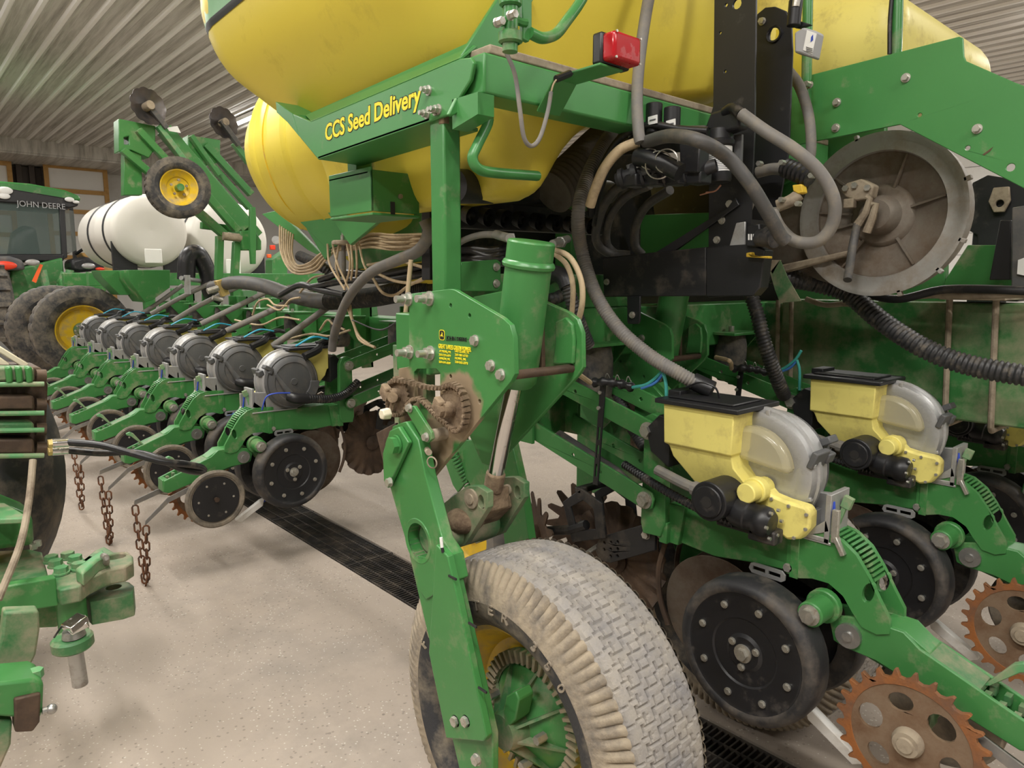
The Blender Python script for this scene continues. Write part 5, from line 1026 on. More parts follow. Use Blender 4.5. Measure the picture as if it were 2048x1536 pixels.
for x, y in ((1523, 328), (1568, 326), (1627, 352), (1567, 400), (1555, 420), (1600, 408)): e = B(); e.hexa(px(x, y, X=2.02), (-1, 0, 0), .008, .02); e.build('clamp_screw', 'bolt', S2)
# ---------------- ducts and hoses
def hose(label, pts, r, m='hose_grey', rib=None, n=12, name='hose', cat='hose', group=None): return pipe(name, label, cat, pts, r, m, rib, n, group=group)
hose('pale grey hose dropping straight from the top edge to the valve bank', [(1352, -190, 1.80), (1330, -110, 1.72), (1304, -30, 1.690), (1290, 40, 1.690), (1278, 130, 1.670), (1274, 200, 1.660), (1277, 262, 1.650), (1281, 285, 1.650)], .0165)
hose('long ribbed grey hose sweeping down to the nearest yellow hopper', [(1225, 262, 1.910), (1200, 300, 1.810), (1172, 360, 1.730), (1156, 430, 1.670), (1163, 500, 1.740), (1190, 585, 1.730), (1235, 655, 1.740), (1300, 712, 1.770), (1360, 748, 1.800), (1402, 772, 1.840)], .0215, rib=(.0085, .0009), n=14)
CFf = thing('hose_cuff', 'black cuff at the lower end of the long ribbed hose', 'cuff', px(1410, 775, X=1.84)); b = B(); b.cyl(px(1386, 762, X=1.83), px(1425, 780, X=1.85), .027, n=18); b.build('cuff', 'black', CFf); b = B(); b.tube([px(1372, 775, X=1.80), px(1400, 765, X=1.79), px(1430, 775, X=1.8), px(1440, 800, X=1.82)], .003, 6); b.build('strap', 'black', CFf)
hose('cream hose curving down left of the valve bank', [(1276, 284, 1.670), (1240, 300, 1.650), (1210, 335, 1.640), (1190, 380, 1.640), (1180, 412, 1.650)], .0155, 'tan_tube')
hose('black hose arching left from the pump head', [(1415, 262, 1.770), (1360, 258, 1.750), (1300, 250, 1.730), (1250, 268, 1.730), (1215, 310, 1.740), (1190, 370, 1.760), (1182, 430, 1.810)], .0105, 'black_hose')
hose('second black hose just under the first', [(1415, 272, 1.790), (1360, 268, 1.770), (1300, 262, 1.750), (1255, 285, 1.750), (1222, 330, 1.760), (1198, 390, 1.790), (1188, 450, 1.850)], .009, 'black_hose')
hose('thick grey hose arching from the valve bank to the shutoff valve', [(1292, 284, 1.670), (1340, 272, 1.630), (1400, 282, 1.610), (1455, 315, 1.710), (1500, 368, 1.760), (1535, 425, 1.820), (1560, 470, 1.880), (1572, 482, 1.900)], .0185, 'hose_dark')
hose('grey hose looping from the pump head round past the fan', [(1483, 228, 1.84), (1530, 262, 1.84), (1590, 300, 1.86), (1640, 345, 1.9), (1668, 400, 1.93), (1664, 450, 1.95), (1635, 483, 1.95), (1590, 482, 1.95), (1560, 455, 1.96), (1545, 425, 1.97)], .017, 'hose_grey')
hose('short black elbow hose on the pump head', [(1450, 225, 1.86), (1466, 216, 1.85), (1482, 228, 1.84)], .015, 'black_hose')
hose('grey hose hanging between mast and green fender', [(1575, 140, 2.3), (1600, 175, 2.28), (1618, 235, 2.27), (1622, 300, 2.27), (1612, 345, 2.28)], .0165)
hose('fat black corrugated hose slanting across the long beam', [(1515, 535, 2.55), (1560, 553, 2.62), (1640, 568, 2.75), (1700, 590, 2.8), (1760, 640, 2.78), (1840, 692, 2.75), (1930, 728, 2.75), (2060, 752, 2.75), (2250, 770, 2.8)], .034, 'hose_rib', rib=(.017, .0028), n=16)
hose('dusty corrugated hose dropping behind the bracket beam to the second hopper', [(1490, 560, 2.4), (1512, 620, 2.4), (1530, 690, 2.42), (1555, 760, 2.5), (1568, 790, 2.6)], .025, 'hose_rib', rib=(.013, .002), n=14)
hose('black moulded elbow with ribbed tail right of the cylinder', [(1085, 560, 1.62), (1108, 548, 1.6), (1128, 556, 1.6), (1136, 575, 1.6)], .027, 'black', name='hose_elbow')
hose('corrugated black tail of the elbow right of the cylinder', [(1134, 570, 1.6), (1146, 610, 1.62), (1160, 650, 1.66), (1176, 690, 1.72)], .021, 'hose_rib', rib=(.011, .0018), n=14)
hose('corrugated black hose running under the air spring of the nearest unit', [(1226, 770, 2.02), (1240, 800, 2.0), (1262, 850, 1.98), (1290, 895, 1.95)], .021, 'hose_rib', rib=(.011, .0018), n=14)
hose('black corrugated hose peeking right of the lift cylinder', [(1095, 600, 1.72), (1110, 597, 1.72), (1125, 590, 1.75)], .02, 'hose_rib', rib=(.01, .002))
hose('cream tube arching down right of the cylinder top', [(1105, 498, 1.5), (1140, 515, 1.5), (1162, 560, 1.5), (1164, 610, 1.5), (1150, 660, 1.52), (1138, 690, 1.55)], .0085, 'tan_tube', n=8)
hose('second cream tube inside the first arch', [(1108, 507, 1.53), (1132, 528, 1.53), (1145, 565, 1.53), (1145, 610, 1.55), (1140, 660, 1.58)], .008, 'tan_tube', n=8)
hose('dark hose loop under the valve bank', [(1255, 365, 1.9), (1225, 385, 1.92), (1200, 430, 1.96), (1192, 480, 2.0), (1215, 505, 2.05), (1260, 510, 2.1)], .016, 'hose_dark')
hose('second dark hose loop under the valve bank', [(1300, 370, 1.95), (1250, 395, 1.98), (1218, 440, 2.0), (1215, 490, 2.06), (1250, 520, 2.1)], .015, 'hose_dark')
hose('third dusty hose loop under the valve bank', [(1340, 380, 2.0), (1295, 410, 2.05), (1272, 450, 2.08), (1270, 490, 2.1), (1285, 510, 2.12)], .016, 'hose_dark')
hose('grey hose running behind the mast foot', [(1500, 400, 2.05), (1490, 425, 2.05), (1475, 450, 2.02)], .018, 'hose_grey')
hose('hydraulic hose entering the cylinder top from the left', [(905, 510, 1.55), (920, 485, 1.5), (960, 470, 1.42), (1000, 470, 1.34)], .0105, 'hose_grey')
FT = thing('hose_fitting', 'silver crimped hose end at the cylinder top', 'fitting', px(1005, 472, X=1.3)); b = B(); b.cyl(px(992, 469, X=1.34), px(1020, 477, X=1.27), .0125, n=14); b.hexa(px(1016, 476, X=1.28), (1, -.3, 0), .014, .015); b.build('fitting', 'steel', FT)
F3 = thing('hose_fitting', 'silver hydraulic fitting right of the cylinder top', 'fitting', px(1125, 485, X=1.5)); b = B(); b.cyl(px(1105, 488, X=1.45), px(1135, 478, X=1.55), .012, n=12); b.hexa(px(1120, 484, X=1.5), (1, .4, 0), .017, .016); b.build('fitting', 'steel', F3)
for k, (dy, lab) in enumerate(((0, 'uppermost'), (9, 'second'), (18, 'third'), (27, 'lowest'))):
    hose('%s of four black hoses bundled left of the cylinder top' % lab, [(905, 500 + dy, 1.75), (940, 497 + dy * 1.1 - k % 2 * 6, 1.7), (980, 500 + dy * .8 + k % 2 * 5, 1.65), (1010, 498 + dy, 1.6), (1060, 500 + dy, 1.75)], .013, 'black_hose', group='black hose bundle')
hose('thin pale pipe behind the post foot', [(905, 545, 1.5), (925, 575, 1.48), (948, 615, 1.45)], .007, 'hose_grey', n=8)
# black air manifold under the tank with a corrugated duct
AM = thing('air_manifold', 'dark dusty air manifold below the yellow tank', 'manifold', px(1000, 400, Y=1.75))
b = B(); b.cyl(px(905, 372, Y=1.7), px(1215, 385, Y=2.1), .05, n=24); b.build('main_pipe', 'black_dusty', AM)
for k in range(8):
    c = px(932 + k * 34, 428 + k * 3, Y=1.85); e = B(); e.lathe([(.012, .03), (.018, 0), (.026, -.004), (.030, .03)], c, V((.15, -1, -.3)), 18); e.build('port', 'black_dusty', AM)
b = B(); b.prism(py(1.88, [(905, 395), (1210, 425), (1210, 470), (905, 455)]), (0, .04, 0)); b.build('port_strip', 'black_dusty', AM, .004)
b = B(); b.lathe([(0, -.012), (.018, -.012), (.02, 0), (.022, .03)], px(1010, 350, Y=1.66), V((0, -.6, .6)), 16); b.box(px(1012, 352, Y=1.68), (.05, .02, .06)); b.build('access_cap', 'dusty_metal', AM, .004)
hose('wide dusty corrugated duct leaving the manifold upward', [(1105, 385, _, 1.75), (1150, 345, _, 1.75), (1195, 300, _, 1.78), (1235, 265, _, 1.85)], .075, 'dusty_duct', rib=(.022, .002), n=24, name='air_duct', cat='duct')
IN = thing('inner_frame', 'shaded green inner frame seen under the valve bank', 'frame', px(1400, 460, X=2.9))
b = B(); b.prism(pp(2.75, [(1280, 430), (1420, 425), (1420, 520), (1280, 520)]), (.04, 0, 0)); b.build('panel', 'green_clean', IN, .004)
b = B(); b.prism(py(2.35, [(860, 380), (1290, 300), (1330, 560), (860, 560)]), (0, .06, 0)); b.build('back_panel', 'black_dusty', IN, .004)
b = B(); b.prism(pp(3.3, [(1240, 330), (1560, 330), (1560, 660), (1240, 660)]), (.05, 0, 0)); b.build('dark_filler', 'black', IN, .004)  # black filler sheet added to stand in for the dark depth here
b = B(); b.prism(pp(3.36, [(1560, 500), (1890, 500), (1890, 640), (1560, 640)]), (.05, 0, 0)); b.build('shade_filler', 'green_clean', IN, .004)  # filler panel added so the gap below the fan reads dark
b = B(); b.prism(pp(3.0, [(1480, 238), (1770, 232), (1770, 420), (1480, 420)]), (.03, 0, 0)); b.build('rear_filler', 'green_clean', IN, .004)  # filler plate added to hide the bright wall beside the fan
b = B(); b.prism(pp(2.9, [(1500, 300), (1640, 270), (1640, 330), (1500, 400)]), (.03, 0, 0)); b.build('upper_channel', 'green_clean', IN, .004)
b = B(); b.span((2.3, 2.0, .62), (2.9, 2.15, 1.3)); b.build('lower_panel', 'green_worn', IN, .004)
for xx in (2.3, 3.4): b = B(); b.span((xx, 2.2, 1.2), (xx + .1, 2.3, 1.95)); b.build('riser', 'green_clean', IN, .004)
# wing hoses
hose('grey hose bending over to the nearest left hopper', [(664, 700, _, 3.75), (668, 672, _, 3.7), (682, 628, _, 3.5), (704, 585, _, 3.2), (742, 545, _, 2.85), (795, 520, _, 2.55), (838, 500, _, 2.35), (858, 465, _, 2.2), (850, 440, _, 2.2)], .024)
hose('thick dark hose lying along the whole wing', [(425, 575, 2.25), (470, 565, 2.25), (525, 571, 2.25), (580, 590, 2.25), (650, 603, 2.25), (740, 596, 2.25), (800, 586, 2.25), (870, 580, 2.3)], .055, 'hose_dark', n=16)
hose('ribbed half of the thick wing hose beside the sticker plate', [(660, 602, 2.22), (740, 595, 2.22), (800, 584, 2.22), (870, 576, 2.25)], .056, 'hose_rib', rib=(.016, .004), n=16)
ends = [((545, 692), (600, 655), (672, 602)), ((452, 662), (540, 622), (660, 560)), ((402, 648), (480, 610), (560, 570)), ((346, 642), (400, 610), (480, 572)), ((302, 628), (360, 596), (424, 565)), ((262, 640), (310, 610), (366, 570))]
for i, (a_, m_, c_) in enumerate(ends):
    Y0 = 3.86 + .762 * (i + 1) - .05
    hose('grey seed hose rising from the %s left hopper' % ords[i + 1], [(a_[0], a_[1], _, Y0), (m_[0], m_[1], _, Y0 - .08), (c_[0], c_[1], _, Y0 - .15)], .023, 'hose_grey', n=10, group='seed hoses of the left wing')
hose('fat black bent duct standing at the far end of the wing', [(372, 560, _, 7.6), (376, 515, _, 7.6), (396, 508, _, 7.6), (415, 545, _, 7.6), (422, 585, _, 7.6), (440, 600, _, 7.6)], .085, 'black_hose', n=16, name='air_duct', cat='duct')
for k in range(7):
    o = k * 4.9; zz = .03 * (k % 2); lab = ['innermost', 'second', 'third', 'fourth', 'fifth', 'sixth', 'outermost'][k]
    hose('%s cream tube of the U-shaped bundle below the ribbed tank' % lab, [(586 - o * .9, 468 - o * .6, 1.9 + zz), (584 - o * .75, 505, 1.88 + zz), (594 - o * .3, 530 + o * .5, 1.86 + zz), (618 + o * .35, 526 + o * .6, 1.84 + zz), (640 + o * .4, 508 + o * .4, 1.84 + zz), (672, 489 + o * .45, 1.82 - zz), (705, 486 + o * .45, 1.80 - zz), (740, 468 + o * .9, 1.78 + zz), (790, 470 + o * 1.0, 1.76 - zz), (850, 468 + o * .9, 1.74 + zz)], .0058, 'tan_tube', n=7, name='seed_tube', cat='tube', group='cream tube bundle')
DT = thing('distribution_tower', 'pale metal manifold tower with cream tubes hanging from it', 'manifold', px(686, 520, X=1.75))
b = B(); b.cyl(px(686, 470, X=1.75), px(686, 486, X=1.75), .012, n=14); b.cyl(px(686, 458, X=1.75), px(686, 470, X=1.75), .007, n=10); b.build('stem', 'bolt', DT)
b = B(); b.lathe([(0, .012), (.05, .012), (.055, .006), (.055, -.006), (0, -.012)], px(686, 486, X=1.75), V((0, 0, 1)), 24); b.build('ring', 'dusty_metal', DT)
b = B(); b.cyl(px(687, 488, X=1.76), px(688, 560, X=1.76), .011, n=12); b.build('feed_pipe', 'hose_grey', DT)
for k, (x0, x1, x2, y2) in enumerate(((655, 660, 690, 580), (665, 676, 700, 582), (678, 672, 680, 560), (694, 700, 690, 575), (702, 705, 702, 560), (712, 714, 712, 555), (718, 728, 745, 555))):
    e = B(); e.tube([px(x0, 488, X=1.74), px(x1, 530, X=1.73), px(x2, y2, X=1.75)], .0055, 6); e.build('outlet_tube', 'tan_tube', DT)
loops = [[(700, 610), (705, 640), (718, 672), (740, 690)], [(745, 555), (765, 585), (790, 590), (820, 570), (860, 550)], [(750, 545), (790, 562), (830, 565), (862, 550)], [(735, 530), (790, 522), (830, 530), (860, 540)], [(600, 585), (625, 556), (660, 550), (700, 545)], [(535, 610), (560, 620), (580, 600), (600, 595)], [(505, 630), (515, 605), (535, 598), (550, 610), (575, 612)], [(690, 600), (708, 650), (720, 680), (750, 695)], [(640, 660), (655, 640), (668, 650), (690, 660)], [(822, 520), (818, 560), (812, 620), (808, 650)], [(470, 640), (520, 650), (560, 635), (600, 640)], [(570, 680), (620, 668), (660, 672), (700, 660)]]
names = ['hanging left of the grey bend', 'sagging under the black bundle', 'in a flat arc left of the post', 'crossing left of the post', 'draped over the thick wing hose', 'dipping below the wing hose', 'in a small loop above the wing bar', 'beside the grey bend toward the air spring', 'kinked above the second left hopper', 'dropping beside the sticker plate', 'lying along the far wing bar', 'running over the near wing bar']
for k, l in enumerate(loops):
    X = 1.85 if k < 4 or k == 7 else 2.15; X = 1.25 if k == 9 else X
    hose('cream tube ' + names[k], [(x, y, X) for x, y in l], .0075, 'tan_tube', n=7, name='seed_tube', cat='tube', group='loose cream tubes')
blk = [[(640, 560), (690, 545), (760, 548), (862, 530)], [(620, 575), (700, 560), (770, 560), (862, 545)], [(560, 590), (600, 570), (640, 580), (690, 590)], [(705, 640), (760, 660), (800, 640), (822, 630)]]
bn = ['upper dark hose bundled left of the post', 'lower dark hose bundled left of the post', 'dark hose crossing the wing bar', 'thin black air line drooping to the air spring']
for k, l in enumerate(blk): hose(bn[k], [(x, y, 2.0 if k < 3 else 1.6) for x, y in l], .02 if k < 3 else .004, 'black_hose', n=8)
hose('corrugated dark hose behind the cream tubes', [(600, 512, 2.1), (640, 530, 2.1), (665, 548, 2.15)], .032, 'hose_rib', rib=(.016, .003))
# nearest unit: hose bracket, connectors and coloured tubes
def sensor_set(dx, dy, dz, who):
    D = V((dx, dy, dz)); q = lambda x, y, X=1.765: px(x, y, X=X) + D
    T = thing('hose_bracket', 'slotted black strap with hose connectors on the %s' % who, 'bracket', q(1200, 960))
    b = B(); a0, a1 = q(1206, 757), q(1190, 970); d = (a1 - a0); s = V((0, .011, 0))
    hl = [[a0 + d * t + s * .4, a0 + d * t - s * .4, a0 + d * (t + .12) - s * .4, a0 + d * (t + .12) + s * .4] for t in (.45, .62, .8)]
    b.prism([a0 + s, a0 - s, a1 - s, a1 + s], (.006, 0, 0), hl); b.build('strap', 'black', T, .001)
    for x, y in ((1201, 785), (1198, 816), (1204, 765)): e = B(); e.hexa(q(x, y), (-1, 0, 0), .007, .006); e.build('bolt', 'bolt', T)
    b = B(); b.tube([q(1188, 765, 1.75), q(1212, 764, 1.76), q(1240, 768, 1.79), q(1268, 776, 1.82)], .0145, 12, rib=(.03, .0025)); b.build('connector', 'black', T)
    for x, y in ((1214, 752), (1234, 755), (1256, 758)): e = B(); e.tube([q(x - 4, y + 6, 1.77), q(x, y - 5, 1.77), q(x + 6, y + 5, 1.78)], .0018, 6); e.build('clip', 'steel', T)
    b = B(); b.tube([q(1130, 738, 1.45 if not dx else 1.6), q(1155, 748, 1.58), q(1180, 765, 1.72)], .0085, 8); b.build('feed_tube', 'tan_tube', T)
    for m, pts in (('teal_tube', [(1265, 775), (1295, 768), (1322, 745), (1335, 722)]), ('blue_pale', [(1283, 777), (1310, 766), (1326, 748)]), ('teal_tube', [(1326, 745), (1332, 770), (1333, 820)])):
        e = B(); e.tube([q(x, y, 1.80) for x, y in pts], .0055 if m != 'blue_pale' else .0048, 8); e.build('coloured_tube', m, T)
sensor_set(0, 0, 0, 'nearest yellow-hopper unit'); sensor_set(.82, -.02, -.02, 'second yellow-hopper unit')
for i in range(7):
    ox, oy, oz = UNITS[3 + i].location
    T = thing('hose_connector', 'black connector with blue tube on the %s left hopper' % ords[i], 'connector', (ox + .33, oy, oz + 1.24), 'connectors of the left hoppers')
    b = B(); b.tube([(ox + .40, oy + .02, oz + 1.24), (ox + .33, oy - .02, oz + 1.25), (ox + .24, oy - .04, oz + 1.22)], .015, 8); b.build('connector', 'black', T)
    b = B(); b.tube([(ox + .30, oy - .05, oz + 1.25), (ox + .20, oy - .06, oz + 1.265), (ox + .10, oy - .05, oz + 1.22)], .006, 6); b.build('coloured_tube', 'cyan_tube', T)
    b = B(); b.tube([(ox + .26, oy - .03, oz + 1.215), (ox + .22, oy - .07, oz + 1.19), (ox + .13, oy - .085, oz + 1.16)], .022, 8); b.build('black_hose', 'black_hose', T)
hose('thin blue wire loop over the nearest left meter cover', [(524, 820, _, 3.75), (532, 795, _, 3.72), (550, 787, _, 3.7), (580, 786, _, 3.7)], .004, 'blue_wire', n=6, cat='wire', name='wire')
hose('blue wire slanting over the second left gauge wheel', [(455, 833, _, 4.545), (480, 822, _, 4.55), (515, 810, _, 4.555)], .004, 'blue_bright', n=6, cat='wire', name='wire')
# ---------------- ground-drive wheel and spring seen past the lift arm
CWc = px(948, 1066, X=1.78)
CW = thing('contact_wheel', 'small grey-tyred yellow wheel seen between lift arm and clevis', 'wheel', (CWc.x, CWc.y, CWc.z - .2))
b = B(); b.lathe([(.125, -.035), (.15, -.045), (.175, -.04), (.185, -.02), (.185, .02), (.175, .04), (.125, .035)], CWc, X1, 40); b.build('tyre', 'hose_grey', CW, smooth=50)
b = B(); b.lathe([(.126, -.035), (.12, -.03), (.105, -.01), (.04, -.012), (.035, -.03), (0, -.03)], CWc, X1, 36); b.build('rim', 'yellow_rim', CW, smooth=40)
b = B(); b.tube([CWc + V((.05, 0, 0)), CWc + V((.06, .05, .16)), CWc + V((.06, .14, .34)), CWc + V((.06, .2, .6))], .025, 10, smooth=False); b.build('swing_arm', 'green', CW)
s0, s1 = px(905, 905, X=1.7), px(940, 975, X=1.74); ax_ = (s1 - s0); u_, w_ = frame_of(ax_); b = B()
b.tube([s0 + ax_ * (i / 110) + (u_ * math.cos(i * .628) + w_ * math.sin(i * .628)) * .017 for i in range(111)], .0045, 6, smooth=False)
sp_ = b.build('coil_spring', 'green_clean', loc=s1, smooth=60); tag(sp_, 'dark green coil spring below the sticker plate', 'spring')
b = B(); b.prism(pp(1.72, [(890, 925), (930, 880), (1000, 880), (1010, 940), (975, 1060), (950, 990), (935, 960), (915, 985), (905, 970)]), (.012, 0, 0)); bk = b.build('spring_bracket', 'green', loc=px(950, 950, X=1.72), bevel=.003); tag(bk, 'green bracket plate behind the chrome cylinder rod', 'bracket')
# ---------------- wing wheels, marker, white tanks
WHEELS = []
WW = (('front dual wing wheel with yellow rim at the far end of the wing', 0.0, 0), ('rear dual wing wheel half hidden behind its twin', 0.62, -.09))
Yw = 9.0
for lab, dy, dxx in WW:
    c = V((.184 * Yw + dxx * 1.6, Yw + dy, H - .0632 * Yw + .02)); T = thing('wing_wheel', lab, 'wheel', (c.x, c.y, c.z - .49), 'dual wing wheels')
    make_tyre(T, c, V((0, 1, 0)), .49, .30, .27, blocks=False); wheel(T, c, .49, .27, .30, V((0, 1, 0)), dish=.02)
    b = B(); b.lathe([(0, -.06), (.05, -.06), (.06, -.02), (.085, -.01), (.085, .02)], c, V((0, 1, 0)), 24); b.build('hub', 'green_dusty', T)
    WHEELS.append(T)
    for k in range(8): a = 2 * PI * k / 8; e = B(); e.hexa(c + V((.07 * math.cos(a), -.012, .07 * math.sin(a))), (0, -1, 0), .012, .014); e.build('lug_nut', 'bolt', T)
T = thing('wing_wheel_pair', 'pair of large dusty yellow-rimmed wing wheels at the far end of the wing', 'wheels', (2.0, 9.3, .7)); b = B(); b.span((1.62, 9.2, .92), (2.75, 9.35, 1.06)); b.build('axle_arm', 'green', T, .005)
for w_ in WHEELS: absorb(w_, T, 'tread')
def wt(c, r, l, label):
    T = thing('liquid_tank', label, 'tank', (c.x, c.y, c.z - r), 'white liquid tanks')
    b = B(); b.lathe([(0, -.02), (r * .5, -.035), (r * .86, -.03), (r * .97, .02), (r, .07), (r, l * .4), (r * 1.01, l * .42), (r * 1.01, l * .46), (r, l * .48), (r, l - .06), (r * .9, l), (0, l)], c, V((0, 1, 0)), 56); b.build('shell', 'white_poly', T, smooth=50)
    for t in (.18, .62): e = B(); e.lathe([(r + .004, l * t), (r + .012, l * t + .005), (r + .012, l * t + .05), (r + .004, l * t + .055)], c, V((0, 1, 0)), 48); e.build('strap', 'black', T)
    b = B(); b.span((c.x - .1, c.y - .04, c.z - r * .9), (c.x + .1, c.y - .02, c.z - r * .5)); b.build('recess_patch', 'white_plastic', T, .01)
    for s in (-1, 1): e = B(); e.prism([(c.x + s * r * .35, c.y + .1, c.z - r * .88), (c.x + s * r * .95, c.y + .1, c.z - r * .3), (c.x + s * r * .95, c.y + .1, c.z - r * 1.15), (c.x + s * r * .35, c.y + .1, c.z - r * 1.15)], (0, .06, 0)); e.build('saddle', 'black', T)
Yt = 9.6; wt(V((.27 * Yt, Yt, H + .0626 * Yt)), .046 * Yt, 1.9, 'white plastic liquid tank behind the marker wheel')
c = px(462, 480, Y=9.9); wt(c, .52, 1.9, 'second white liquid tank further right, behind the green posts')
T = thing('tank_stand', 'green stand frame under the white tanks', 'stand', (2.9, 10.4, .9)); b = B(); b.span((1.9, 9.7, 1.49), (5.2, 9.85, 1.65)); b.build('rail', 'green', T, .005); b = B(); b.span((1.9, 11.2, 1.49), (5.2, 11.35, 1.65)); b.build('rail', 'green', T, .005)
for x in (2.5, 3.6, 4.8): e = B(); e.span((x, 9.72, .0), (x + .12, 9.84, 1.5)); e.build('leg', 'green', T)
T = thing('green_hopper', 'green V-shaped hopper box under the white tank', 'hopper', px(270, 600, Y=8.2))
b = B(); b.prism(py(8.2, [(256, 540), (340, 540), (340, 575), (305, 600), (290, 605), (258, 560)]), (0, .5, 0)); b.build('front_sheet', 'green', T, .004)
b = B(); b.prism(py(8.6, [(199, 541), (256, 541), (258, 565), (270, 590), (240, 590), (205, 555)]), (0, .4, 0)); b.build('side_sheet', 'green_clean', T, .004)
# row marker folded over the wing
Ym = 6.4; mk = lambda pts, d=0.0: py(Ym + d, pts)
MA = thing('row_marker', 'green folded row marker arms with discs and tyre above the wing', 'row marker', px(460, 540, Y=Ym))
def beam(a, c_, w, d, m='green', nm='arm_tube', t=.07):
    p, q_ = px(*a, Y=Ym + d), px(*c_, Y=Ym + d); u = (q_ - p).normalized(); n = V((-u.z, 0, u.x)) * w; e = B(); e.prism([p + n, q_ + n, q_ - n, p - n], (0, t, 0)); e.build(nm, m, MA, .004)
b = B(); b.prism(mk([(237, 237), (311, 252), (311, 296), (298, 316), (262, 300), (238, 303)]), (0, .16, 0), [mk([(247, 275), (258, 272), (258, 289), (248, 289)])]); b.build('bracket', 'green', MA, .006)
b = B(); b.prism(mk([(376, 270), (441, 280), (440, 325), (410, 332), (376, 325)], .5), (0, .16, 0)); b.build('bracket', 'green', MA, .006)
b = B(); b.prism(mk([(248, 300), (283, 305), (285, 390), (248, 390)], .02), (0, .1, 0)); b.build('bracket_post', 'green', MA, .004)
for a_, c_, w, d in (((278, 258), (338, 322), .026, -.05), ((247, 298), (302, 345), .026, -.05), ((312, 292), (345, 330), .02, .1), ((413, 288), (505, 388), .03, .45), ((428, 332), (502, 416), .026, .45), ((384, 270), (440, 350), .02, .4), ((470, 285), (500, 325), .025, .6)): beam(a_, c_, w, d)
beam((330, 258), (496, 455), .062, .05, nm='main_arm'); beam((318, 250), (372, 322), .02, -.05, 'green_pale', 'edge_bar')
beam((392, 320), (520, 470), .035, .12, nm='second_arm'); beam((395, 420), (452, 470), .034, -.1, nm='lower_arm'); beam((412, 385), (478, 462), .03, -.02, nm='lower_arm'); beam((405, 450), (500, 462), .03, .2, nm='cross_tube')
b = B(); b.prism(mk([(334, 255), (355, 252), (362, 266), (338, 262)], -.02), (0, .01, 0)); b.build('warning_label', 'label_white', MA)
b = B(); b.prism(mk([(480, 462), (510, 460), (523, 482), (523, 500), (486, 500)], -.15), (0, .2, 0)); b.build('end_block', 'green', MA, .006)
b = B(); b.prism(mk([(501, 414), (511, 414), (513, 440), (512, 528), (503, 528), (500, 480)], -.22), (0, .04, 0)); b.build('hanger_bar', 'green', MA, .003)
b = B(); b.cyl(px(446, 472, Y=Ym - .12), px(482, 476, Y=Ym - .12), .035, n=14); b.build('hinge_roller', 'dusty_metal', MA)
for a_, c_ in (((442, 472), (440, 560)), ((476, 484), (472, 556))): beam(a_, c_, .028, -.1, nm='support_post')
def mdisc(x, y, d, rr_, name='marker_disc'):
    c = px(x, y, Y=Ym + d); ax_ = V((.25, -1, .15)).normalized(); u, w = frame_of(ax_); n = 44; b = B()
    b.lathe([(0, -.045), (rr_ * .4, -.035), (rr_ * .75, -.012), (rr_, .01), (rr_, .016), (rr_ * .75, -.006), (0, -.038)], c, ax_, n, ripple=lambda i, k, r, h: (r * (1 - (.07 * (1 if i % 4 == 0 else .3 if i % 4 in (1, 3) else 0) if k in (3, 4) else 0)), h)); b.build(name, 'disc_dark', MA)
    e = B(); e.cyl(c - ax_ * .03, c + ax_ * .05, .035, n=12); e.build('disc_hub', 'dusty_metal', MA)
mdisc(295, 213, -.05, .148); mdisc(446, 246, .6, .15)
beam((303, 215), (335, 256), .02, -.08, 'hose_dark', 'disc_shank'); beam((444, 240), (480, 290), .022, .55, 'hose_dark', 'disc_shank')
MW = thing('marker_wheel', 'small tyre with yellow rim mounted on the folded row marker', 'wheel', px(356, 376, Y=6.0), 'marker wheels')
c = px(356, 376, Y=6.05); make_tyre(MW, c, V((.12, 1, 0)).normalized(), .235, .15, .135, blocks=False); wheel(MW, c, .235, .135, .15, V((.12, 1, 0)).normalized(), dish=-.01)
b = B(); b.cyl(c + V((0, -.07, 0)), c + V((.03, .5, 0)), .028, n=14); b.build('axle', 'green', MW)
for k in range(5): a = 2 * PI * k / 5 + .3; e = B(); e.hexa(c + V((.06 * math.cos(a), -.02, .06 * math.sin(a))), (0, -1, 0), .011, .012); e.build('lug_nut', 'dusty_metal', MW)
absorb(MW, MA, 'tread')
# metal valve with gold block near the wing end
GV = thing('metering_valve', 'gold metering valve block beside the far wing hose', 'valve', px(444, 572, Y=6.2)); b = B(); b.prism(py(6.2, [(432, 562), (448, 558), (460, 588), (446, 594)]), (0, .06, 0)); b.build('block', 'gold_metal', GV, .004)
b = B(); b.cyl(px(415, 583, Y=6.2), px(436, 576, Y=6.2), .025, n=12); b.cyl(px(425, 595, Y=6.2), px(445, 600, Y=6.2), .02, n=12); b.build('fittings', 'bolt', GV)
G2 = thing('hose_union', 'pale metal hose union beside the bent black duct', 'fitting', px(374, 565, Y=7.4)); b = B(); b.cyl(px(374, 550, Y=7.4), px(376, 588, Y=7.4), .03, n=12); b.cyl(px(362, 556, Y=7.4), px(400, 562, Y=7.6), .022, n=12); b.build('union', 'alu', G2)
# green toolbar pieces and things behind the white tanks
RT2 = thing('far_implement', 'bright green implement behind the second white tank', 'implement', px(540, 560, Y=12.0))
b = B(); b.prism(py(12, [(545, 520), (575, 500), (575, 752), (540, 752)]), (0, .3, 0)); b.build('body', 'green', RT2, .01)
for (x, y, w, m) in ((545, 495, 10, 'red'), (538, 512, 8, 'orange')): e = B(); c = px(x, y, Y=11.9); e.box(c, (w * .009, .05, w * .008)); e.build('lamp', m, RT2, .01)
b = B(); b.cyl(px(552, 480, Y=11.9), px(552, 480, Y=11.98), .07, n=18); b.build('round_lamp', 'alu', RT2)
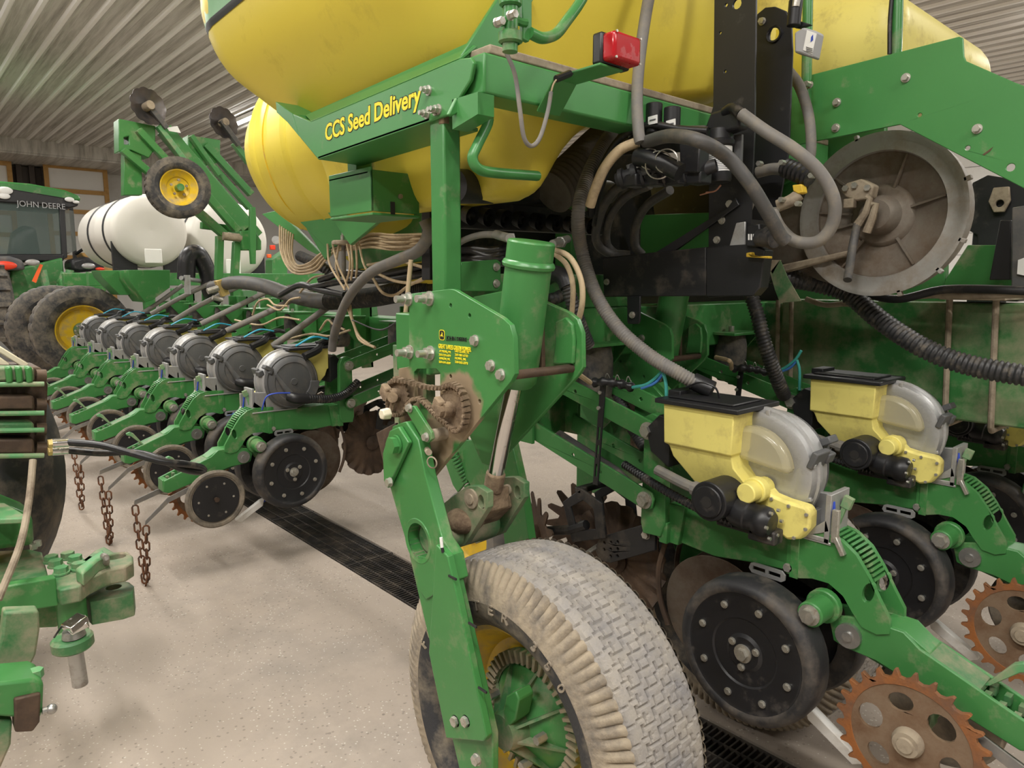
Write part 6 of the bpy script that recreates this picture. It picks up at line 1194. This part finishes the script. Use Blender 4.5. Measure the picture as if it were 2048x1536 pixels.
# ---------------- tractor in the background
Yc = 14.0
TR = thing('tractor', 'green tractor with glass cab parked in the background', 'tractor', px(60, 640, Y=Yc))
cq = lambda pts, d=0.0: py(Yc + d, pts)
b = B(); b.prism(cq([(-120, 362), (0, 362), (60, 367), (130, 380), (160, 392), (162, 402), (120, 398), (-120, 372)]), (0, 1.6, 0)); b.build('roof', 'green', TR, .03)
b = B(); b.prism(cq([(-120, 372), (0, 374), (120, 394), (158, 402), (156, 412), (140, 416), (110, 412), (0, 404), (-120, 400)], -.04), (0, 1.5, 0)); b.build('roof_band', 'black', TR, .02)
text_mesh('JOHN DEERE', 'cover_pale', TR, px(34, 412, Y=Yc - .07), V((1, 0, -.02)), V((0, 0, 1)), .13, xs=.9)
for x, y, r in ((10, 381, .075), (8, 392, .06), (139, 399, .05), (152, 404, .035)): e = B(); e.ball(px(x, y, Y=Yc - .08), r * 1.4, .03, r * .8, 14, 8); e.build('work_lamp', 'label_white', TR)
b = B(); b.prism(cq([(-120, 402), (0, 404), (118, 416), (125, 420), (125, 515), (-120, 520)], .02), (0, .01, 0)); b.build('rear_glass', 'cab_glass', TR)
b = B(); b.prism([px(127, 418, Y=Yc + .02), px(146, 422, Y=Yc + 1.2), px(152, 500, Y=Yc + 1.2), px(127, 512, Y=Yc + .02)], (.01, 0, 0)); b.build('side_glass', 'cab_glass', TR)
b = B(); b.prism(cq([(118, 412), (130, 414), (135, 515), (124, 520)]), (0, .1, 0)); b.build('rear_pillar', 'black', TR, .01)
b = B(); b.prism([px(140, 412, Y=Yc + 1.2), px(146, 412, Y=Yc + 1.2), px(155, 520, Y=Yc + 1.2), px(148, 520, Y=Yc + 1.2)], (0, .1, 0)); b.build('front_pillar', 'black', TR)
b = B(); b.prism(cq([(16, 520), (25, 465), (45, 450), (72, 455), (84, 520)], .7), (0, .3, 0)); b.build('seat', 'black', TR, .05)
b = B(); b.prism(cq([(-120, 508), (128, 508), (128, 522), (-120, 524)], -.03), (0, 1.4, 0)); b.build('cab_sill', 'black', TR, .02)
b = B(); b.prism(cq([(-120, 515), (20, 512), (45, 520), (52, 540), (-120, 545)], -.5), (0, .6, 0)); b.build('left_fender', 'cover_grey', TR, .04)
b = B(); b.prism(cq([(142, 520), (170, 512), (205, 525), (212, 540), (160, 545), (142, 540)], -.3), (0, .6, 0)); b.build('right_fender', 'black', TR, .05)
for x, y, m, w in ((8, 531, 'red', .17), (200, 538, 'red', .07)): e = B(); e.ball(px(x, y, Y=Yc - .55), w, .04, w * .4, 14, 8); e.build('tail_lamp', m, TR)
for x, y in ((65, 525), (177, 532)): e = B(); e.ball(px(x, y, Y=Yc - .55), .10, .04, .05, 14, 8); e.build('fender_lamp', 'alu', TR)
b = B(); b.prism(cq([(80, 528), (86, 530), (72, 566), (64, 562)], -.5), (0, .02, 0)); b.build('warning_flag', 'orange', TR)
b = B(); b.prism(cq([(20, 540), (125, 515), (130, 560), (205, 560), (205, 700), (20, 700)], -.1), (0, 1.0, 0)); b.build('rear_body', 'green_worn', TR, .03)
for a_, c_ in (((85, 540), (100, 600)), ((130, 545), (112, 600)), ((140, 540), (135, 590)), ((180, 545), (170, 590))): e = B(); p, q_ = px(*a_, Y=Yc - .4), px(*c_, Y=Yc - .4); e.tube([p, q_], .06, 8); e.build('hitch_link', 'green_pale', TR)
b = B(); b.prism(cq([(118, 560), (150, 545), (200, 548), (215, 575), (205, 600), (125, 600)], -.6), (0, .3, 0)); b.build('hitch_frame', 'green', TR, .03)
c = px(-26, 640, Y=Yc - .2); b = B(); b.lathe([(.5, -.2), (.8, -.3), (.88, -.25), (.9, 0), (.88, .25), (.8, .3), (.5, .2)], c, V((0, 1, 0)) if False else V((1, 0, 0)), 48); b.build('rear_tyre', 'rubber_dusty', TR, smooth=50)
l0 = None
for k in range(22):
    a = 2 * PI * k / 22; p = c + V((0, .9 * math.cos(a), .9 * math.sin(a)))
    e = B(); e.box(p, (.5, .07, .07), Matrix.Rotation(a, 3, 'X') @ Matrix.Rotation(.0, 3, 'Z')); e.build('tyre_lug', 'rubber_dusty', TR)
b = B(); b.tube([px(152, 508, Y=Yc), px(170, 496, Y=Yc - .2), px(186, 488, Y=Yc - .2)], .025, 8); b.build('mirror_arm', 'black', TR)
e = B(); e.box(px(188, 493, Y=Yc - .2), (.06, .04, .06)); e.build('marker_lamp', 'red', TR, .01)
b = B(); b.prism(cq([(163, 505), (208, 508), (232, 535), (232, 545), (206, 545), (163, 510)], .5), (0, .5, 0)); b.build('yellow_hood', 'timber', TR, .02)
# ---------------- rear end of the tractor at the left edge
def pz(Z, pts): return [px(x, y, Z=Z) for x, y in pts]
VS = thing('valve_stack', 'stack of green and brown hydraulic valve sections at the left edge', 'valve stack', px(40, 920, Y=2.9))
Yv = 2.85
rows = [(735, 768), (792, 826), (845, 872), (878, 914)]
b = B(); b.prism(py(Yv + .08, [(-60, 730), (82, 735), (96, 770), (90, 915), (-60, 918)]), (0, .2, 0)); b.build('core', 'rust_dark', VS, .006)
for k, (y0, y1) in enumerate(rows):
    e = B(); e.prism(py(Yv, [(-60, y0), (68, y0), (70, y1 - 6), (-60, y1 - 4)]), (0, .09, 0)); e.build('valve_section', 'green_dusty' if k % 2 == 0 else 'rust_dark', VS, .008)
    e = B(); e.cyl(px(72, (y0 + y1) / 2, Y=Yv + .05), px(92, (y0 + y1) / 2, Y=Yv + .05), .022, n=14); e.build('coupler_cap', 'rust_dark', VS)
for y in (770, 828, 862, 913): e = B(); e.cyl(px(-60, y, Y=Yv - .01), px(88, y - 2, Y=Yv - .01), .0085, n=10); e.build('tie_rod', 'green_pale', VS)
for x in (10, 30, 50): e = B(); e.prism(py(Yv - .02, [(x, 735), (x + 14, 733), (x + 17, 764), (x + 4, 768)]), (0, .05, 0)); e.build('lever_cap', 'green', VS, .006)
for pts in ([(-40, 688), (0, 692), (58, 728), (50, 738), (0, 706), (-40, 700)], [(-40, 712), (0, 714), (20, 728), (16, 738), (-40, 738)]): e = B(); e.prism(py(Yv + .15, pts), (0, .04, 0)); e.build('cover_strip', 'cream', VS, .004)
HS = thing('hydraulic_hose', 'black hydraulic hose loop plugged into the left valve stack', 'hose', px(250, 905, Y=2.75))
for k, pts in enumerate(([(130, 884, 2.8), (200, 890, 2.75), (262, 906, 2.7), (320, 922, 2.66), (370, 928, 2.66), (400, 934, 2.7), (408, 940, 2.74)], [(130, 900, 2.84), (200, 906, 2.8), (260, 904, 2.78), (310, 914, 2.72), (360, 936, 2.68), (395, 944, 2.7), (408, 940, 2.74)])):
    e = B(); e.tube([px(x, y, Y=Y) for x, y, Y in pts], .0125, 12); e.build('hose_strand', 'black_hose', HS)
for y, Y in ((885, 2.8), (900, 2.84)):
    e = B(); e.cyl(px(104, y + 2, Y=Y), px(136, y, Y=Y), .0165, n=16); e.build('crimp_end', 'chrome', HS)
    e = B(); e.hexa(px(96, y + 3, Y=Y), (1, 0, 0), .016, .02); e.build('hex_nut', 'gold_metal', HS)
RD = thing('lift_rod', 'dusty grey slender rod slanting down at the left edge', 'rod', px(10, 1180, Y=2.5)); b = B(); b.tube([px(66, 920, Y=2.75), px(58, 1000, Y=2.68), px(40, 1090, Y=2.58), px(-4, 1200, Y=2.5)], .011, 10); b.build('rod', 'dusty_metal', RD)
# tyre behind
c = V((-.23, 3.68, .8)); LTW = thing('tractor_wheel', 'dark tractor tyre with a glimpse of yellow rim at the left edge', 'wheel', (c.x, c.y, 0))
b = B(); b.lathe([(.60, -.10), (.64, -.16), (.70, -.17), (.77, -.13), (.80, -.06), (.80, .10), (.76, .16), (.68, .18), (.60, .12)], c, V((.55, 1, 0)), 64); b.build('tyre', 'rubber', LTW, smooth=50)
b = B(); b.lathe([(.61, -.10), (.59, -.06), (.4, .02), (0, .02)], c, V((.55, 1, 0)), 48); b.build('rim', 'yellow_rim', LTW)
# hitch
HT = thing('drawbar_hitch', 'dusty green tractor drawbar hitch with bolted tongue plate', 'hitch', px(120, 1180, Z=.5))
Z1 = .56
b = B(); b.prism(pz(Z1, [(-60, 1105), (60, 1098), (84, 1104), (96, 1150), (60, 1172), (-60, 1190)]), (0, 0, -.09)); b.build('frame_box', 'green_dusty', HT, .005)
b = B(); b.prism(py(px(40, 1185, Z=Z1).y - .06, [(-60, 1185), (112, 1155), (118, 1212), (-60, 1240)]), (0, .04, 0)); b.build('side_bar', 'green_worn', HT, .005)
b = B(); b.prism(pz(Z1 + .01, [(100, 1165), (112, 1136), (160, 1124), (190, 1100), (208, 1092), (228, 1104), (255, 1102), (266, 1112), (266, 1124), (250, 1134), (215, 1140), (180, 1156), (160, 1172), (120, 1180)]), (0, 0, -.055), [circ(px(232, 1112, Z=Z1 + .01), V((1, 0, 0)), V((0, 1, 0)), .032, 18)]); b.build('tongue_plate', 'green_dusty', HT, .006)
b = B(); b.prism(pz(Z1 + .055, [(150, 1136), (188, 1108), (205, 1098), (216, 1110), (196, 1118), (165, 1146)]), (0, 0, -.05)); b.build('hammer_strap', 'green_pale', HT, .008)
for x, y in ((103, 1120), (136, 1113), (112, 1129), (151, 1120), (123, 1143), (158, 1134)): e = B(); e.hexa(px(x, y + 4, Z=Z1 + .012), (0, 0, 1), .022, .024, .026); e.build('bolt', 'green_pale', HT)
e = B(); c = px(98, 1158, Z=Z1 - .03); e.hexa(c + V((0, -.03, 0)), (0, -1, 0), .016, .018); e.build('bolt', 'bolt', HT)
b = B(); b.tube([px(207, 1112, Z=Z1 + .06), px(212, 1116, Z=Z1 + .065), px(212, 1128, Z=Z1 + .02), px(206, 1142, Z=Z1 - .04)], .011, 10); b.build('latch_pin', 'steel', HT)
b = B(); b.cyl(px(140, 1180, Z=Z1 - .04), px(140, 1180, Z=Z1 - .04) + V((0, 0, -.17)), .045, n=18); b.build('pivot_column', 'green', HT)
b = B(); b.prism(pz(Z1 - .10, [(165, 1190), (180, 1172), (235, 1160), (258, 1164), (268, 1172), (266, 1186), (240, 1194), (180, 1204)]), (0, 0, -.085), [circ(px(227, 1174, Z=Z1 - .10), V((1, 0, 0)), V((0, 1, 0)), .026, 18)]); b.build('drawbar', 'green_dusty', HT, .006)
b = B(); b.prism(py(px(60, 1230, Z=.42).y, [(-60, 1205), (118, 1180), (122, 1195), (122, 1240), (115, 1255), (-60, 1262)]), (0, .05, 0)); b.build('guide_block', 'green_worn', HT, .006)
e = B(); e.cyl(px(112, 1180, Z=.47), px(112, 1180, Z=.47) + V((0, 0, .03)), .018, n=14); e.build('bolt', 'bolt', HT)
HP = thing('hitch_pin', 'steel hitch pin with silver locking clip below the drawbar', 'pin', px(160, 1372, Y=2.35))
Yp = 2.35
b = B(); b.cyl(px(150, 1300, Y=Yp), px(161, 1370, Y=Yp), .0215, n=20); b.build('pin', 'steel', HP, .003)
b = B(); b.lathe([(.0, .0), (.05, 0), (.056, .006), (.056, .032), (.05, .038), (.0, .038)], px(147, 1296, Y=Yp), V((-.05, 0, 1)), 28); b.build('collar', 'green_dusty', HP)
b = B(); b.lathe([(.0, .0), (.032, 0), (.028, .02), (0, .025)], px(148, 1272, Y=Yp - .01), V((-.05, 0, 1)), 20); b.build('pin_head', 'steel', HP)
b = B(); b.box(px(150, 1246, Y=Yp - .02), (.055, .05, .022), Matrix.Rotation(.35, 3, 'Z') @ Matrix.Rotation(-.3, 3, 'Y')); b.box(px(158, 1256, Y=Yp - .03), (.05, .02, .018), Matrix.Rotation(-.3, 3, 'Y')); b.build('clip', 'chrome', HP, .003)
b = B(); b.tube([px(108, 1275, Y=Yp), px(125, 1252, Y=Yp - .01), px(145, 1244, Y=Yp - .02)], .003, 6); b.build('cable', 'black_hose', HP)
LK = thing('lower_link', 'curved dusty green lower link with square end at the left edge', 'link', px(40, 1470, Y=2.0))
b = B(); A_ = [(8, 1225), (78, 1222), (80, 1260), (72, 1310), (48, 1360), (40, 1370), (-30, 1370), (-10, 1320), (4, 1270)]; b.prism(py(2.15, A_), (0, .05, 0)); b.build('arm', 'green_dusty', LK, .006)
b = B(); b.prism(py(2.0, [(-60, 1372), (70, 1358), (88, 1366), (86, 1420), (80, 1440), (-60, 1430)]), (0, .12, 0)); b.build('end_housing', 'green_worn', LK, .008)
b = B(); b.prism(py(1.99, [(28, 1398), (82, 1386), (80, 1445), (66, 1464), (30, 1466)]), (0, .05, 0)); b.build('rusty_end', 'rust_dark', LK, .005)
e = B(); e.hexa(px(72, 1354, Y=2.05), (0, 0, 1), .018, .02); e.build('bolt', 'green_pale', LK)
e = B(); e.cyl(px(84, 1422, Y=2.0), px(102, 1418, Y=2.0), .008, n=10); e.ball(px(103, 1418, Y=2.0), .013); e.build('grease_bolt', 'steel', LK)
b = B(); b.prism(py(2.02, [(-60, 1440), (25, 1440), (22, 1490), (0, 1540), (-60, 1560)]), (0, .1, 0)); b.build('lower_arm', 'green_dusty', LK, .006)
AXL = thing('axle_housing', 'green axle housing above the hitch at the left edge', 'housing', px(30, 1080, Y=3.0))
b = B(); b.prism(py(2.95, [(-60, 1010), (10, 1010), (66, 1032), (70, 1092), (-60, 1108)]), (0, .2, 0)); b.build('housing', 'green', AXL, .02)
b = B(); b.prism(pz(.80, [(-60, 1005), (10, 1005), (60, 1035), (-60, 1040)]), (0, 0, -.02)); b.build('cap', 'green_pale', AXL, .005)
for x, y in ((76, 1092), (68, 1098)): e = B(); e.hexa(px(x, y, Y=2.9), (0, 0, 1), .012, .02); e.build('bolt', 'bolt', AXL)
# ---------------- gather assemblies that move as one
for wv, ar, fr_, lab in ((W1, ARM, FR, 'wheel lift with big dusty tyre, green arm and sticker plate in the foreground'), (W2, A2, F2, 'second wheel lift in the shade behind the nearest yellow-hopper unit')):
    G = thing('wheel_lift', lab, 'wheel lift', wv.location, 'wheel lifts of the planter'); OFF[G] = V(wv.location)
    cy = [o for o in COL.objects if o.parent is None and o.name.split('.')[0] == 'lift_cylinder']; cy.sort(key=lambda o: o.location.x)
    absorb(wv, G, 'tread'); absorb(ar, G, 'upper_plate'); absorb(fr_, G, 'side_plate'); absorb(cy[0], G, 'barrel')
G = thing('tractor', 'rear of a green tractor cut off by the left frame edge', 'tractor', (0.1, 2.8, 0)); OFF[G] = V((.1, 2.8, 0))
for t_, m_ in ((VS, 'core'), (LTW, 'tyre'), (HT, 'frame_box'), (LK, 'arm'), (AXL, 'housing'), (RD, 'rod')): absorb(t_, G, m_)
absorb(PO, CR, 'post'); absorb(MT, FN, 'motor_body'); absorb(SC, FN, 'scroll')
